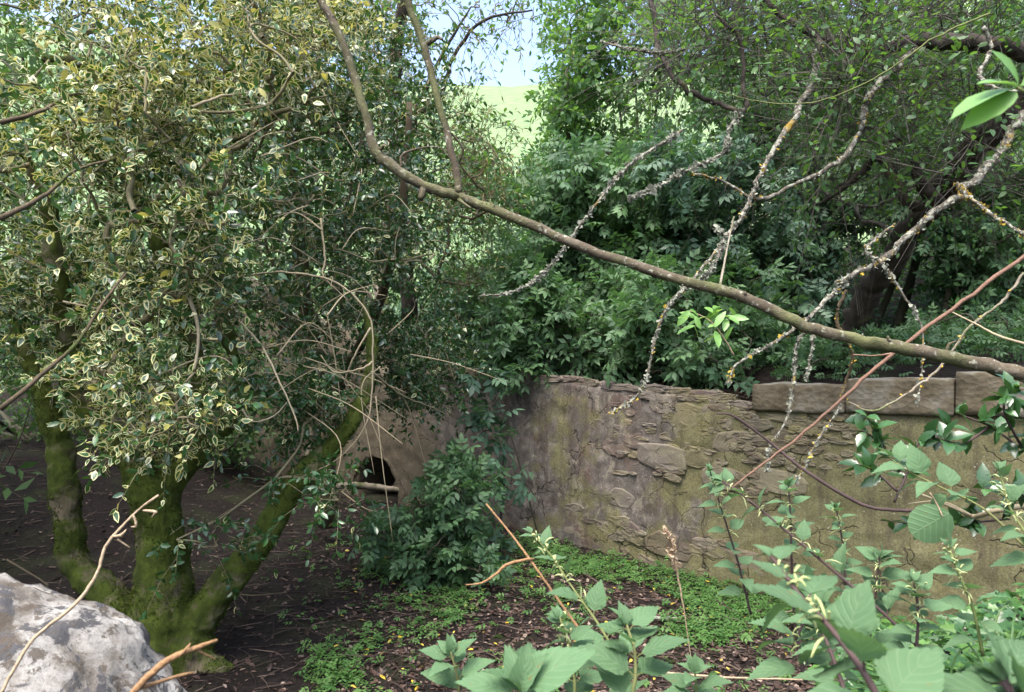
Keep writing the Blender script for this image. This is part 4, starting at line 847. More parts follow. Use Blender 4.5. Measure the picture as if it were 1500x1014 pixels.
bough([(1440, 40, 4.4), (1452, 70, 4.4), (1435, 110, 4.3), (1460, 130, 4.2), (1500, 135, 4.2)], [.018, .018, .016, .014, .012], 60, .018, (G, O), seed=17)
# broken snag knob
a = Acc(); limb(a, [(1378, 300, 5.9), (1360, 285, 5.7), (1345, 262, 5.6), (1338, 230, 5.5)], [.06, .055, .045, .03], 5, 12, 0.2, 5, rough=.14); link('snag', a.mesh('snag', M['dark_bark']), old)
a = Acc(); limb(a, [(1375, 290, 5.9), (1330, 300, 5.8), (1290, 232, 5.9), (1250, 265, 6.1), (1200, 300, 6.3)], [.05, .042, .036, .028, .012], 5, 10, 0.2, 6, rough=.12); link('bough', a.mesh('bough', M['dark_bark']), old)
# fine twig tangle and small leaves
cen = np.concatenate([region(rng, *s) for s in [(1000, 1500, -60, 120, 4.6, 7.0, 95), (1120, 1500, 90, 270, 4.8, 7.0, 60), (960, 1150, -40, 120, 5.0, 7.5, 36), (1200, 1560, 240, 330, 6, 7.5, 14)]])
acc = Acc(); skeleton(acc, b, cen, rng, 0.0035, 0.38, np.concatenate(anch[:2] + anch[5:6] + anch[9:12]), pull=0.1)
tw2, _, _ = sprays(rng, cen, 0.45, 5, 2, 1.2, 0.1); twig_mesh(acc, tw2, 0.004)
tw, pos, fr = sprays(rng, cen, 0.45, 8, 7, 0.7, 0.15, 1.0, (0.045, 0.08), 0.7)
twig_mesh(acc, tw, 0.0035); link('twigs', acc.mesh('twigs', M['grey_twig']), old, 'stuff')
foliage(old, 'leaf', [(T_OVAL, [M['hawthorn']], pos, fr)], 200, 8)
# slender green shoot sweeping through
a = Acc(); limb(a, [(1040, 130, 4.4), (1120, 150, 4.3), (1200, 148, 4.2), (1290, 110, 4.0), (1370, 55, 3.9), (1450, 20, 3.8)], [.002, .0035, .004, .0045, .005, .006], 8, 6, .5, 1); link('shoot', a.mesh('shoot', M['green_stem']), old)

# ------------------------------------------------------------------ long smooth branch across the view
bb = P(1560, 572, 2.5); br = thing('overhanging_branch', 'long smooth brown bough arching across in front of the wall', 'branch', bb); rng = R(81); a = Acc()
q, r = limb(a, [(1640, 590, 2.45), (1560, 570, 2.45), (1500, 549, 2.5), (1410, 528, 2.5), (1330, 512, 2.5), (1250, 496, 2.55), (1180, 478, 2.55), (1100, 440, 2.6), (1040, 422, 2.6), (960, 398, 2.65), (860, 365, 2.7), (780, 330, 2.75), (700, 300, 2.8), (668, 287, 2.8), (620, 272, 2.8), (575, 243, 2.8), (550, 222, 2.8), (535, 165, 2.8), (515, 100, 2.8), (490, 35, 2.8), (462, -10, 2.8), (440, -60, 2.8)],
    [.032, .030, .028, .0255, .024, .0225, .021, .0205, .020, .0195, .019, .0195, .020, .021, .020, .021, .021, .016, .0155, .015, .014, .013], 5, 14, 0.10, 1, rough=0.06)
link('bough', a.mesh('bough', M['smooth_bark']), br)
a = Acc(); limb(a, [(668, 290, 2.8), (672, 272, 2.8), (660, 215, 2.8), (640, 140, 2.8), (622, 70, 2.8), (600, 10, 2.8), (585, -60, 2.8)], [.020, .0165, .015, .014, .016, .015, .014], 5, 10, .08, 2); link('side_bough', a.mesh('side_bough', M['smooth_bark']), br)
for pp, rr in (([(624, 66, 2.8), (640, 55, 2.78), (648, 58, 2.75)], [.012, .009, .005]), ([(622, 272, 2.8), (616, 292, 2.78)], [.018, .012]), ([(552, 225, 2.8), (562, 214, 2.78), (566, 216, 2.77)], [.010, .007, .004]), ([(1093, 438, 2.6), (1091, 428, 2.58)], [.008, .006]),
               ([(1303, 500, 2.5), (1300, 492, 2.5)], [.007, .004]), ([(588, 246, 2.8), (592, 225, 2.8), (640, 215, 2.8), (662, 235, 2.8)], [.007, .005, .003, .002]), ([(668, 290, 2.8), (690, 305, 2.75)], [.010, .003]), ([(702, 302, 2.8), (698, 316, 2.8)], [.009, .006]), ([(1385, 522, 2.5), (1390, 505, 2.5), (1400, 500, 2.5)], [.008, .005, .003])):
    a = Acc(); limb(a, pp, rr, 4, 7, .1, 3); link('spur', a.mesh('spur', M['smooth_bark']), br)
c = lichen(br, q, r, R(5), 900, .008, M['grey_lichen'])

# ------------------------------------------------------------------ sticks, dead stems
def stick(name, label, cat, pix, rad, mat, seed=1, jit=0.12, extra=(), group=None):
    pts = P(*pix[0]); o = thing(name, label, cat, pts, group); a = Acc(); q, r = limb(a, pix, rad, 6, 8, jit, seed); link('stem', a.mesh('stem', M[mat]), o)
    for e, er in extra: a = Acc(); limb(a, e, er, 5, 6, jit, seed + 1); link('side_twig', a.mesh('side_twig', M[mat]), o)
    return o, q, r
stick('leaning_stick', 'long straight red brown stick crossing behind the smooth bough', 'stick', [(1540, 348, 2.9), (1500, 376, 2.9), (1410, 442, 2.85), (1310, 517, 2.75), (1240, 578, 2.7), (1170, 640, 2.65), (1110, 685, 2.6), (1068, 718, 2.55)], [.009, .0088, .0084, .0078, .0066, .0052, .004, .0025], 'red_twig', jit=.3,
      extra=[([(1308, 518, 2.75), (1280, 521, 2.75), (1250, 520, 2.75)], [.004, .003, .003]), ([(1178, 632, 2.65), (1170, 645, 2.65)], [.004, .002])])
stick('dead_twig', 'thin dark dead twig dipping in front of the mossy wall face', 'twig', [(1050, 606, 3.4), (1075, 610, 3.4), (1130, 650, 3.4), (1180, 690, 3.3), (1260, 738, 3.2), (1320, 748, 3.1), (1370, 745, 3.0)], [.004, .006, .007, .008, .008, .008, .006], 'dark_stem')
stick('dead_twig', 'forked grey dead twig resting among the bank nettles', 'twig', [(1350, 725, 2.4), (1400, 745, 2.4), (1425, 757, 2.4), (1460, 748, 2.3), (1530, 735, 2.3)], [.005, .006, .008, .009, .010], 'pale_twig', extra=[([(1425, 757, 2.4), (1380, 735, 2.4), (1330, 738, 2.4)], [.006, .004, .002])])
stick('dead_twig', 'bare pale twig sticking out above the coping', 'twig', [(1390, 455, 3.2), (1430, 475, 3.1), (1470, 495, 3.0), (1540, 512, 2.9)], [.003, .004, .006, .007], 'pale_twig')
stick('dry_stalk', 'dry tan stalk with shrivelled leaves rising over the pale boulder', 'dry stalk', [(-10, 1040, 1.25), (15, 990, 1.27), (50, 935, 1.3), (105, 890, 1.33), (140, 845, 1.36), (155, 800, 1.38), (180, 770, 1.4), (205, 745, 1.42), (232, 726, 1.42)], [.0035, .0035, .0034, .0034, .0033, .003, .0025, .002, .003], 'straw',
      extra=[([(165, 786, 1.38), (178, 784, 1.37), (185, 776, 1.37)], [.002, .004, .001]), ([(195, 754, 1.4), (200, 770, 1.4), (192, 772, 1.4)], [.002, .003, .001]), ([(172, 790, 1.38), (190, 802, 1.38)], [.002, .001]), ([(210, 748, 1.42), (228, 750, 1.4), (222, 758, 1.4)], [.002, .004, .001])])
stick('broken_stick', 'snapped orange brown stick beside the pale boulder', 'stick', [(170, 1045, .85), (205, 1003, .87), (245, 968, .88), (285, 950, .9), (318, 938, .92)], [.0042, .0046, .0044, .0036, .0018], 'orange_wood', jit=.08, extra=[([(262, 962, .885), (276, 947, .89), (279, 942, .9)], [.0026, .0018, .0006]), ([(285, 950, .9), (300, 958, .91), (316, 966, .92)], [.0024, .0015, .0006]), ([(200, 1010, .87), (262, 990, .9), (285, 985, .91)], [.0028, .0022, .001])])
stick('dry_stalk', 'orange dry stalk leaning over the central nettle', 'dry stalk', [(712, 738, 1.75), (745, 778, 1.72), (780, 825, 1.68), (815, 875, 1.62), (850, 925, 1.55), (890, 985, 1.48), (920, 1040, 1.4)], [.0022, .0026, .003, .003, .0032, .0034, .0036], 'orange_wood', extra=[([(782, 818, 1.68), (760, 822, 1.68), (742, 828, 1.68), (725, 842, 1.68), (705, 854, 1.68), (682, 857, 1.68)], [.003, .004, .0045, .0035, .0028, .0015])])
stick('seed_head', 'dry brown seed spike standing before the wall foot', 'dry stalk', [(1015, 985, 2.4), (1003, 900, 2.4), (990, 830, 2.4), (985, 805, 2.4), (975, 775, 2.4)], [.0018, .0022, .004, .005, .002], 'straw', jit=.3)
_o, _q, _r = bpy.data.objects['seed_head'], *spline([P(990, 832, 2.4), P(985, 805, 2.4), P(975, 775, 2.4)], [.006, .007, .004], 8)
lichen(_o, _q, _r, R(77), 160, .018, M['straw'], 'seeds')
stick('fallen_branch', 'grey lichened branch lying on the leaf litter', 'branch', [(905, 898, 5.85), (930, 902, 5.75), (955, 906, 5.7), (992, 905, 5.7)], [.010, .014, .016, .010], 'grey_lichen', jit=.3)
stick('fallen_log', 'thin pale log lying across the culvert mouth', 'log', [(470, 712, 10.4), (520, 711, 10.6), (550, 714, 10.7), (590, 718, 10.8)], [.05, .055, .05, .04], 'pale_bark')
for k, pp in enumerate([[(10, 820, 5.6), (60, 850, 5.4), (75, 868, 5.4)], [(0, 700, 6.5), (30, 640, 6.5), (45, 590, 6.5)], [(960, 985, 3.6), (1060, 992, 3.5), (1180, 996, 3.4)], [(300, 860, 6.0), (360, 872, 5.9), (420, 868, 5.8)], [(255, 795, 6.6), (300, 770, 6.8), (340, 745, 7.0)], [(500, 720, 9.6), (535, 745, 9.2), (560, 750, 9.0)], [(1130, 905, 5.4), (1180, 890, 5.3), (1210, 900, 5.2)]]):
    stick('fallen_twig', ['short broken twig on dark soil behind the boulder', 'thin upright dead twig behind the mossy holly', 'straight pale twig lying across the bottom nettles', 'twig lying on bare soil beside the holly root', 'slanting twig in the shade between holly stems', 'twig poking from soil before the culvert', 'twig on litter below the rubble wall'][k], 'twig', pp, [.008, .004], ['twig', 'dark_stem', 'straw', 'twig', 'twig', 'pale_twig', 'twig'][k], seed=k)

# ------------------------------------------------------------------ floor of the den: litter, clover, fallen leaves
rng = R(91)
def on_ground(n, px0, px1, d0, d1, lift=0.006, powr=1.0):
    d = d0 + (d1 - d0) * rng.rand(n) ** powr; X = (rng.uniform(px0, px1, n) - 750) / FPX * d; return np.stack([X, d, terrain(X, d) + lift], -1)
N = 42000; p = on_ground(N, -100, 1500, 3.6, 12.5, 0.006, 1.3); s, u = side_s(p[:, 0], p[:, 1]); x = 750 + p[:, 0] / p[:, 1] * FPX; p = p[(s < -0.03) & (rng.rand(N) < 0.16 + 0.84 * sstep(380, 640, x))]
dd = rng.randn(len(p), 3) * np.array([1, 1, .25]); fr = frames(dd, np.tile([0, 0, 1.0], (len(p), 1)), rng, 0.30) * rng.uniform(.018, .062, (len(p), 1, 1))
a = Acc(); a.scatter(T_FLAKE, p, fr, rng.rand(len(p))); o = link('leaf_litter', a.mesh('leaf_litter', M['litter'], False), kind='stuff'); o['label'] = 'brown rotting leaf litter over the floor in front of the wall'; o['category'] = 'leaf litter'
p = on_ground(6000, 880, 1110, 6.6, 9.5); s, u = side_s(p[:, 0], p[:, 1]); p = p[(s > 0.3) & (s < 1.0)]; fr = frames(rng.randn(len(p), 3) * np.array([1, 1, .3]), np.tile([0, 0, 1.0], (len(p), 1)), rng, 0.5) * rng.uniform(.04, .09, (len(p), 1, 1))
a = Acc(); a.scatter(T_FLAKE, p + np.array([0, 0, .03]), fr, rng.rand(len(p))); o = link('wall_head_litter', a.mesh('wall_head_litter', M['litter'], False), kind='stuff'); o['label'] = 'dead leaves caught on the broken wall head'; o['category'] = 'leaf litter'
p = on_ground(260, 480, 1250, 4.2, 8.5, 0.025); s, u = side_s(p[:, 0], p[:, 1]); p = p[s < -.1]; fr = frames(rng.randn(len(p), 3) * np.array([1, 1, .1]), np.tile([0, 0, 1.0], (len(p), 1)), rng, 0.3) * rng.uniform(.03, .06, (len(p), 1, 1))
a = Acc(); a.scatter(T_OVAL, p, fr, rng.rand(len(p))); o = link('fallen_leaves', a.mesh('fallen_leaves', M['yellow_fall'], True), kind='stuff'); o['label'] = 'scattered yellow fallen leaves on the brown litter'; o['category'] = 'fallen leaves'
N = 5200; p = on_ground(N, -100, 1300, 3.8, 12.0, 0.012, 1.2); s, u = side_s(p[:, 0], p[:, 1]); p = p[s < -.06]; fr = frames(rng.randn(len(p), 3) * np.array([1, 1, .12]), np.tile([0, 0, 1.0], (len(p), 1)), rng, 0.3) * (rng.uniform(.06, .26, (len(p), 1, 1)) * np.array([1, 1, 1.0])[None, None, :])
T_STK = (np.array([(-.018, 0, 0), (.018, 0, 0), (0, 0, .03), (-.05, .5, .01), (-.015, .5, .01), (-.03, .5, .04), (-.008, 1, 0), (.008, 1, 0), (0, 1, .015)]), [[a, b, b + 3, a + 3] for L in (0, 3) for a, b in ((L, L + 1), (L + 1, L + 2), (L + 2, L))], [0] * 6)
a = Acc(); a.scatter(T_STK, p, fr, rng.rand(len(p))); o = link('twig_litter', a.mesh('twig_litter', M['litter_twig'], False), kind='stuff'); o['label'] = 'fine broken twigs strewn over the dark den floor'; o['category'] = 'twig litter'
# clover-like herb carpet
N = 48000; p = on_ground(N, 380, 1330, 4.0, 10.5, 0.0, 1.15); s, u = side_s(p[:, 0], p[:, 1]); x = 750 + p[:, 0] / p[:, 1] * FPX; y = HZN - (p[:, 2] - CAMZ) / p[:, 1] * FPX
nz = vnoise(p[:, 0], p[:, 1], 0.45, 21) + 0.6 * vnoise(p[:, 0], p[:, 1], 0.16, 22) + 0.5 * vnoise(p[:, 0], p[:, 1], 1.4, 23)
dens = 1.3 * np.exp(-((s + 0.5) / 0.5) ** 2) * sstep(700, 790, x) * (s < 0)                         # strip along the wall foot
dens = np.maximum(dens, 0.8 * np.exp(-(((x - 520) / 130) ** 2 + ((y - 985) / 50) ** 2)))
dens = np.maximum(dens, 0.8 * np.exp(-(((x - 640) / 120) ** 2 + ((y - 900) / 50) ** 2)))
dens = np.maximum(dens, 0.36 * sstep(440, 620, x) * (s < -0.05) * sstep(780, 850, y))
keep = (s < -0.04) & (rng.rand(len(p)) < sstep(0.38, 0.95, dens + 0.95 * nz)); p = p[keep]
h = rng.uniform(.015, .07, len(p)); p[:, 2] += h
fr = frames(rng.randn(len(p), 3) * np.array([1, 1, .15]), np.tile([0, 0, 1.0], (len(p), 1)), rng, 0.3) * rng.uniform(.018, .042, (len(p), 1, 1))
a = Acc(); a.scatter(T_CLO, p, fr, rng.rand(len(p))); o = link('herb_carpet', a.mesh('herb_carpet', M['clover'], True), kind='stuff'); o['label'] = 'bright green clover-like herbs carpeting the foot of the wall'; o['category'] = 'ground cover'
pp = p[rng.rand(len(p)) < .05] + np.array([0, 0, .03]); ex = on_ground(500, 420, 1250, 4.2, 8.5, .05); s, u = side_s(ex[:, 0], ex[:, 1]); pp = np.concatenate([pp, ex[s < -.1]])
fr = frames(rng.randn(len(pp), 3) * np.array([1, 1, .3]), np.tile([0, -.2, 1.0], (len(pp), 1)), rng, 0.4) * rng.uniform(.05, .13, (len(pp), 1, 1))
a = Acc(); a.scatter(T_ELD2, pp, fr, rng.rand(len(pp))); o = link('seedling_herbs', a.mesh('seedling_herbs', [M['clover'], M['elder_stem']], True), kind='stuff'); o['label'] = 'taller leafy seedlings scattered through the low herbs'; o['category'] = 'seedlings'
# undergrowth herbs on the bank behind the wall
p = on_ground(4600, 620, 1600, 6.6, 16.0, 0.1, 1.3); s, u = side_s(p[:, 0], p[:, 1]); p = p[(s > 0.7) & (np.abs(u - U_ARCH) > 0.9)]; p[:, 2] += rng.uniform(0, .25, len(p))
fr = frames(rng.randn(len(p), 3) * np.array([1, 1, .3]), np.tile([0, 0, 1.0], (len(p), 1)), rng, 0.5) * rng.uniform(.10, .2, (len(p), 1, 1))
a = Acc(); a.scatter(T_ELD7, p, fr, rng.rand(len(p))); o = link('undergrowth', a.mesh('undergrowth', EL, True), kind='stuff'); o['label'] = 'low green undergrowth on the bank behind the wall'; o['category'] = 'undergrowth'
# long grass of the hillside
p = on_ground(14000, 480, 980, 12.5, 40.0, 0.0, 1.6); s, u = side_s(p[:, 0], p[:, 1]); p = p[~((np.abs(u - U_ARCH) < 1.3) & (s < 5.0))]; fr = frames(rng.randn(len(p), 3) * np.array([.35, .35, 0]) + np.array([0, 0, 1.0]), rng.randn(len(p), 3), rng, 0.5) * (rng.uniform(.25, .6, (len(p), 1, 1)) * np.array([.45, 1, 1])[None, None, :])
a = Acc(); a.scatter(T_NARROW, p, fr, rng.rand(len(p))); o = link('hillside_grass', a.mesh('hillside_grass', M['grass'], True), kind='stuff'); o['label'] = 'long pale grass on the hillside seen through the gap'; o['category'] = 'grass'

# ------------------------------------------------------------------ elder bush in front of the wall, and a sapling hanging by it
shrub('elder_bush', 'leafy elder bush growing on the den floor in front of the wall', 'shrub', None, 640, 7.4, [(640, 700, 670, 720, 6.9, 7.6, 14), (600, 710, 715, 790, 6.6, 7.5, 24), (530, 600, 770, 800, 6.5, 7.2, 8), (590, 710, 790, 860, 6.4, 7.2, 20)], 101, T_ELD, EL, 0.18, 4, 5, 0.18, (0.14, 0.23), 300, 0.25)
shrub('elder_sapling', 'bluish dark elder sapling drooping against the wall', 'sapling', None, 735, 8.0, [(690, 730, 540, 570, 7.6, 7.8, 4), (700, 745, 580, 650, 7.6, 7.9, 7), (740, 775, 670, 715, 7.5, 7.8, 3), (700, 730, 840, 860, 7.3, 7.6, 3)], 102, T_ELD, EB, 0.12, 2, 3, 0.14, (0.20, 0.32), 80, 0.5, twist=0.3, sr=.011, nstem=2, rt=.003)

# ------------------------------------------------------------------ nettles
def nettle_tpl(wid=0.30, teeth=11, fold=0.18, curl=0.35, rough=0.0, seed=0):
    r = R(seed); rows = teeth * 2; V = []; UV = []
    def hw(t): return wid * 1.15 * (min(1, t / .22) ** .6 if t < .22 else (1 - (t - .22) / .78) ** .95 * (1 + .35 * math.sin((t - .22) / .78 * math.pi))) * .92 + 0.003
    for i in range(rows + 1):
        t = i / rows; h = hw(t); tooth = (0.040 if i % 2 else -0.036) * (1 - .5 * t) * min(1, h / .12)
        for j in range(-3, 4):
            f = j / 3; x = h * f + (math.copysign(tooth, f) if abs(j) == 3 else 0); y = t + (0.040 if (abs(j) == 3 and i % 2) else 0) - abs(f) * 0.03
            z = abs(x) * fold - curl * t * t + 0.022 * math.sin(t * 23 - abs(f) * 5) * abs(f) * (1 - t)
            V.append((x, y, z)); UV.append((f, t))
    F = [[i * 7 + j, i * 7 + j + 1, (i + 1) * 7 + j + 1, (i + 1) * 7 + j] for i in range(rows) for j in range(6)]
    a = Acc(); a.add(V, F); me = a.mesh('leaf', M['nettle']); uv = me.uv_layers.new(name='UVMap')
    for l in me.loops: uv.data[l.index].uv = UV[l.vertex_index]
    return me
NT = [nettle_tpl(.30, 11, .18, .30), nettle_tpl(.34, 10, .10, .18), nettle_tpl(.26, 10, .30, .45), nettle_tpl(.40, 9, .08, .10)]
def petiole(acc, a, b, r): 
    m = (a + b) / 2 + np.array([0, 0, np.linalg.norm(b - a) * .12]); q, rr = spline([a, m, b], [r, r * .8, r * .7], 3); tube(acc, q, rr, 5)
def nettle(label, pix, rad, pairs, l0, l1, seed, stem_mat='green_stem', t0=0.1, flowers=True, turn=0.0):
    rng = R(seed); pts = np.array([P(*p) for p in pix]); q, r = spline(pts, np.linspace(rad[0], rad[1], len(pts)), 8); o = thing('nettle', label, 'nettle', q[0], 'nettles growing on the near bank')
    a = Acc(); tube(a, q, r, 7, 0, 0, .03, rng); sb = Acc()
    tan = unit(np.gradient(q, axis=0)); fl = Acc()
    for k in range(pairs):
        t = t0 + (1 - t0) * (k + .5) / pairs; i = int(t * (len(q) - 1)); L = l0 + (l1 - l0) * t
        ph = k * 1.57 + turn + rng.randn() * .25; e1 = unit(np.cross(tan[i], [0.2, 0.1, 1])) if abs(tan[i][2]) < .9 else np.array([1., 0, 0]); e1 = unit(e1 - tan[i] * (e1 @ tan[i])); e2 = np.cross(tan[i], e1)
        for sgn in (1, -1):
            rd = (e1 * math.cos(ph) + e2 * math.sin(ph)) * sgn; dr = unit(rd * .9 + tan[i] * (.35 + .5 * t) + rng.randn(3) * .12 + np.array([0, 0, .1])); s = L * rng.uniform(.8, 1.15)
            p0 = q[i] + dr * s * .22; petiole(a, q[i], p0, r[i] * .5)
            up = np.array([0, -.35, 1.0]) + tan[i] * .3; f = frames(dr[None] - np.array([[0, 0, .25]]), up[None], rng, .22)[0] * s
            piece('leaf', NT[rng.randint(3)], o, p0, f)
            if flowers and t > .45:
                for m in range(3):
                    e = q[i] + rng.randn(3) * .006; n = e + (rd * .5 + rng.randn(3) * .6) * s * .3; qq, rr = spline([e, (e + n) / 2 + np.array([0, 0, .004]), n], [.0012, .002, .0006], 3); tube(fl, qq, rr * (1 + .0 * rr), 5)
    for m in range(5):
        dr = unit(tan[-1] + rng.randn(3) * .45); f = frames(dr[None], np.array([[0, -.4, 1.]]), rng, .4)[0] * l1 * .65; piece('leaf', NT[2], o, q[-1], f)
    link('stem', a.mesh('stem', M[stem_mat]), o)
    if fl.n: link('flower_strings', fl.mesh('flower_strings', M['flower']), o, 'stuff')
    return o
nettle('nettle with yellowish flower tip leaning up before the wall foot', [(960, 1080, 1.35), (915, 985, 1.38), (880, 920, 1.42), (838, 860, 1.5), (808, 815, 1.56), (778, 780, 1.6)], (.0035, .0016), 9, 0.097, .034, 201)
nettle('large coarse nettle below the pale green herb carpet', [(880, 1110, 1.1), (925, 1020, 1.1), (930, 960, 1.12), (918, 915, 1.15)], (.004, .002), 6, 0.101, .06, 202, flowers=False, turn=.5)
nettle('nettle with broad blurred leaves crowding the bank edge', [(1330, 1120, .62), (1280, 1010, .64), (1225, 930, .68), (1170, 870, .74), (1130, 815, .8)], (.004, .002), 8, 0.097, .035, 203, 'dark_stem', 0.02, turn=.4)
nettle('big pale nettle leaves beside the ivy bank', [(1560, 1190, .62), (1520, 1090, .62), (1490, 1030, .64), (1470, 1000, .66)], (.004, .003), 6, 0.106, .06, 204, 'dark_stem', flowers=False, turn=1.0)
nettle('tall flowering nettle with dark slanting stem before the wall', [(1360, 960, 1.7), (1290, 895, 1.75), (1225, 840, 1.8), (1160, 785, 1.85), (1100, 735, 1.9), (1058, 705, 1.95)], (.005, .002), 10, 0.083, .055, 205, 'dark_stem', .05)
nettle('upright flowering nettle between the slanting nettle and the wall', [(1165, 930, 2.0), (1160, 840, 2.0), (1158, 760, 2.0), (1155, 712, 2.0)], (.0045, .002), 8, 0.083, .05, 206, 'dark_stem', .05)
nettle('nettle with pale flower cluster above the ivy', [(1270, 960, 1.9), (1280, 890, 1.9), (1285, 845, 1.9), (1288, 815, 1.9)], (.0045, .002), 7, 0.101, .06, 207, 'dark_stem', .05)
nettle('short nettle whose tip pokes up beside the litter', [(665, 1090, 1.5), (672, 1020, 1.5), (668, 985, 1.5), (660, 955, 1.5)], (.0035, .002), 5, 0.092, .06, 208, flowers=False)
nettle('nettle on the bank foot between broad leaves and litter', [(1010, 1100, 1.5), (1020, 1030, 1.5), (1018, 985, 1.5)], (.0035, .002), 5, 0.092, .06, 209, flowers=False, turn=.8)
nettle('nettle hanging in front of the mossy wall face with jagged leaves', [(1500, 800, 2.0), (1440, 745, 2.05), (1380, 715, 2.1), (1330, 690, 2.15), (1300, 668, 2.2)], (.004, .002), 7, 0.110, .07, 210, 'green_stem', .3, flowers=False)
nettle('nettle at the bank top beside the grey forked twig', [(1560, 880, 1.6), (1515, 800, 1.65), (1480, 745, 1.7), (1465, 690, 1.75)], (.0045, .002), 8, 0.092, .05, 211, 'green_stem', .1)
nettle('low nettle half hidden under the broad bank leaves', [(1180, 1000, 1.3), (1170, 930, 1.32), (1200, 880, 1.35)], (.004, .002), 6, 0.092, .06, 212, 'dark_stem')
nettle('nettle sprig at the very edge of the litter hollow', [(770, 1120, 1.05), (765, 1060, 1.05), (760, 1010, 1.05)], (.003, .002), 4, 0.110, .10, 213, flowers=False, turn=1.2)
nettle('slim nettle rising from the ivy close to the forked twig', [(1440, 960, 1.6), (1425, 890, 1.6), (1400, 830, 1.62), (1390, 800, 1.65)], (.004, .002), 8, 0.069, .04, 214, 'green_stem', .05)
nettle('bushy nettle leaning out between the broad bank leaves', [(1240, 1020, 1.15), (1215, 950, 1.2), (1190, 890, 1.25), (1180, 845, 1.3)], (.004, .002), 9, 0.078, .035, 215, 'dark_stem', .05)
nettle('nettle whose dark stem rises beside the thin grass', [(1340, 980, 1.5), (1345, 900, 1.5), (1338, 850, 1.5)], (.004, .002), 8, 0.078, .04, 216, 'dark_stem', .05)
nettle('slender nettle reaching up to the leaning stick foot', [(1100, 900, 2.1), (1080, 820, 2.1), (1055, 740, 2.1), (1040, 690, 2.1)], (.004, .0018), 10, 0.069, .04, 217, 'dark_stem', .1)
nettle('young nettle pushing through the holly sprig', [(1240, 880, 2.2), (1235, 800, 2.2), (1225, 745, 2.2)], (.004, .002), 8, 0.069, .04, 218, 'dark_stem', .05)
nettle('leafy nettle in front of the dry orange stalk', [(830, 1090, 1.25), (842, 1010, 1.25), (835, 950, 1.28), (820, 905, 1.3)], (.0035, .0018), 8, 0.074, .04, 219, 'green_stem', .1)
# single round leaf on a yellow stalk
o = thing('round_leaf', 'single large round green leaf hanging on a yellow stalk', 'leaf', P(1372, 745, 2.0)); a = Acc(); limb(a, [(1362, 722, 2.0), (1372, 738, 2.0), (1381, 757, 1.98)], [.0022, .0022, .002], 4, 6, 0, 1); link('stalk', a.mesh('stalk', M['straw']), o)
def round_tpl():
    V = [(0, 0, 0)]; UV = [(0, 0)]; k = 28
    for ring in (.3, .65, 1.0):
        for i in range(k): 
            th = math.pi * 2 * i / k; rr = .5 * ring * (1 + .03 * (i % 2) * (ring == 1)); x = math.sin(th) * rr * .95; y = .5 - math.cos(th) * rr; V.append((x, y, -.10 * x * x * 4)); UV.append((x / .5, y))
    V[0] = (0, .5, 0); UV[0] = (0, .5)
    F = [[0, 1 + (i + 1) % k, 1 + i] for i in range(k)] + [[1 + L * k + i, 1 + L * k + (i + 1) % k, 1 + (L + 1) * k + (i + 1) % k, 1 + (L + 1) * k + i] for L in range(2) for i in range(k)]
    a = Acc(); a.add(V, F); me = a.mesh('blade', M['nettle']); uv = me.uv_layers.new(name='UVMap')
    for l in me.loops: uv.data[l.index].uv = UV[l.vertex_index]
    return me
d = unit(P(1335, 782, 2.02) - P(1388, 752, 1.98)); n = unit(np.array([0.1, -1, .45])); n = unit(n - d * (n @ d)); piece('blade', round_tpl(), o, P(1391, 752, 1.98), np.stack([np.cross(d, n), d, n], 1) * .118)
# bright sprig at the upper edge
o = thing('leaf_sprig', 'bright glossy leaves sticking out near the gnarled tree', 'sprig', P(1520, 130, .8)); a = Acc(); limb(a, [(1560, 170, .8), (1520, 145, .8), (1488, 128, .8)], [.003, .0025, .002], 4, 6, 0, 1); link('twig', a.mesh('twig', M['green_stem']), o)
ac = Acc(); tl_ = tpl_leaf([(0.12, .10), (0.3, .17), (0.55, .20), (0.8, .13)], .25, .25); ac.scatter(tl_, np.zeros((1, 3)), np.eye(3)[None], np.zeros(1)); lm = ac.mesh('leaf', M['bright_leaf'])
for (x0, y0, x1, y1, L, nv) in ((1490, 128, 1428, 100, 0.055, (.2, -.5, 1)), (1488, 130, 1380, 148, .09, (0, -.35, 1)), (1490, 135, 1404, 178, .078, (.1, -.9, .7)), (1492, 126, 1475, 75, .055, (.6, -1, .3)), (1495, 126, 1540, 95, .06, (0, -1, .5))):
    p0 = P(x0, y0, .8); d = unit(P(x1, y1, .78) - p0); n = np.array(nv, float); n = unit(n - d * (n @ d)); piece('leaf', lm, o, p0, np.stack([np.cross(d, n), d, n], 1) * L)
# pale green seedling leaves under the smooth bough
o = thing('leaf_sprig', 'yellow green young leaves hanging from the lichen bough before the elders', 'sprig', P(1068, 500, 4.0)); rng = R(230); a = Acc(); limb(a, [(1075, 520, 4.0), (1062, 498, 4.0), (1040, 470, 4.0), (1010, 455, 4.0)], [.005, .004, .003, .002], 4, 6, 0.2, 1); link('twig', a.mesh('twig', M['straw']), o)
for k in range(26):
    p0 = P(rng.uniform(1000, 1075), rng.uniform(445, 490), rng.uniform(3.9, 4.1)); d = unit(rng.randn(3) * np.array([1, .6, .4]) + np.array([-.4, -.2, -.3])); f = frames(d[None], np.array([[0, -.4, 1.]]), rng, .3)[0] * rng.uniform(.07, .13); piece('leaf', lm, o, p0, f)
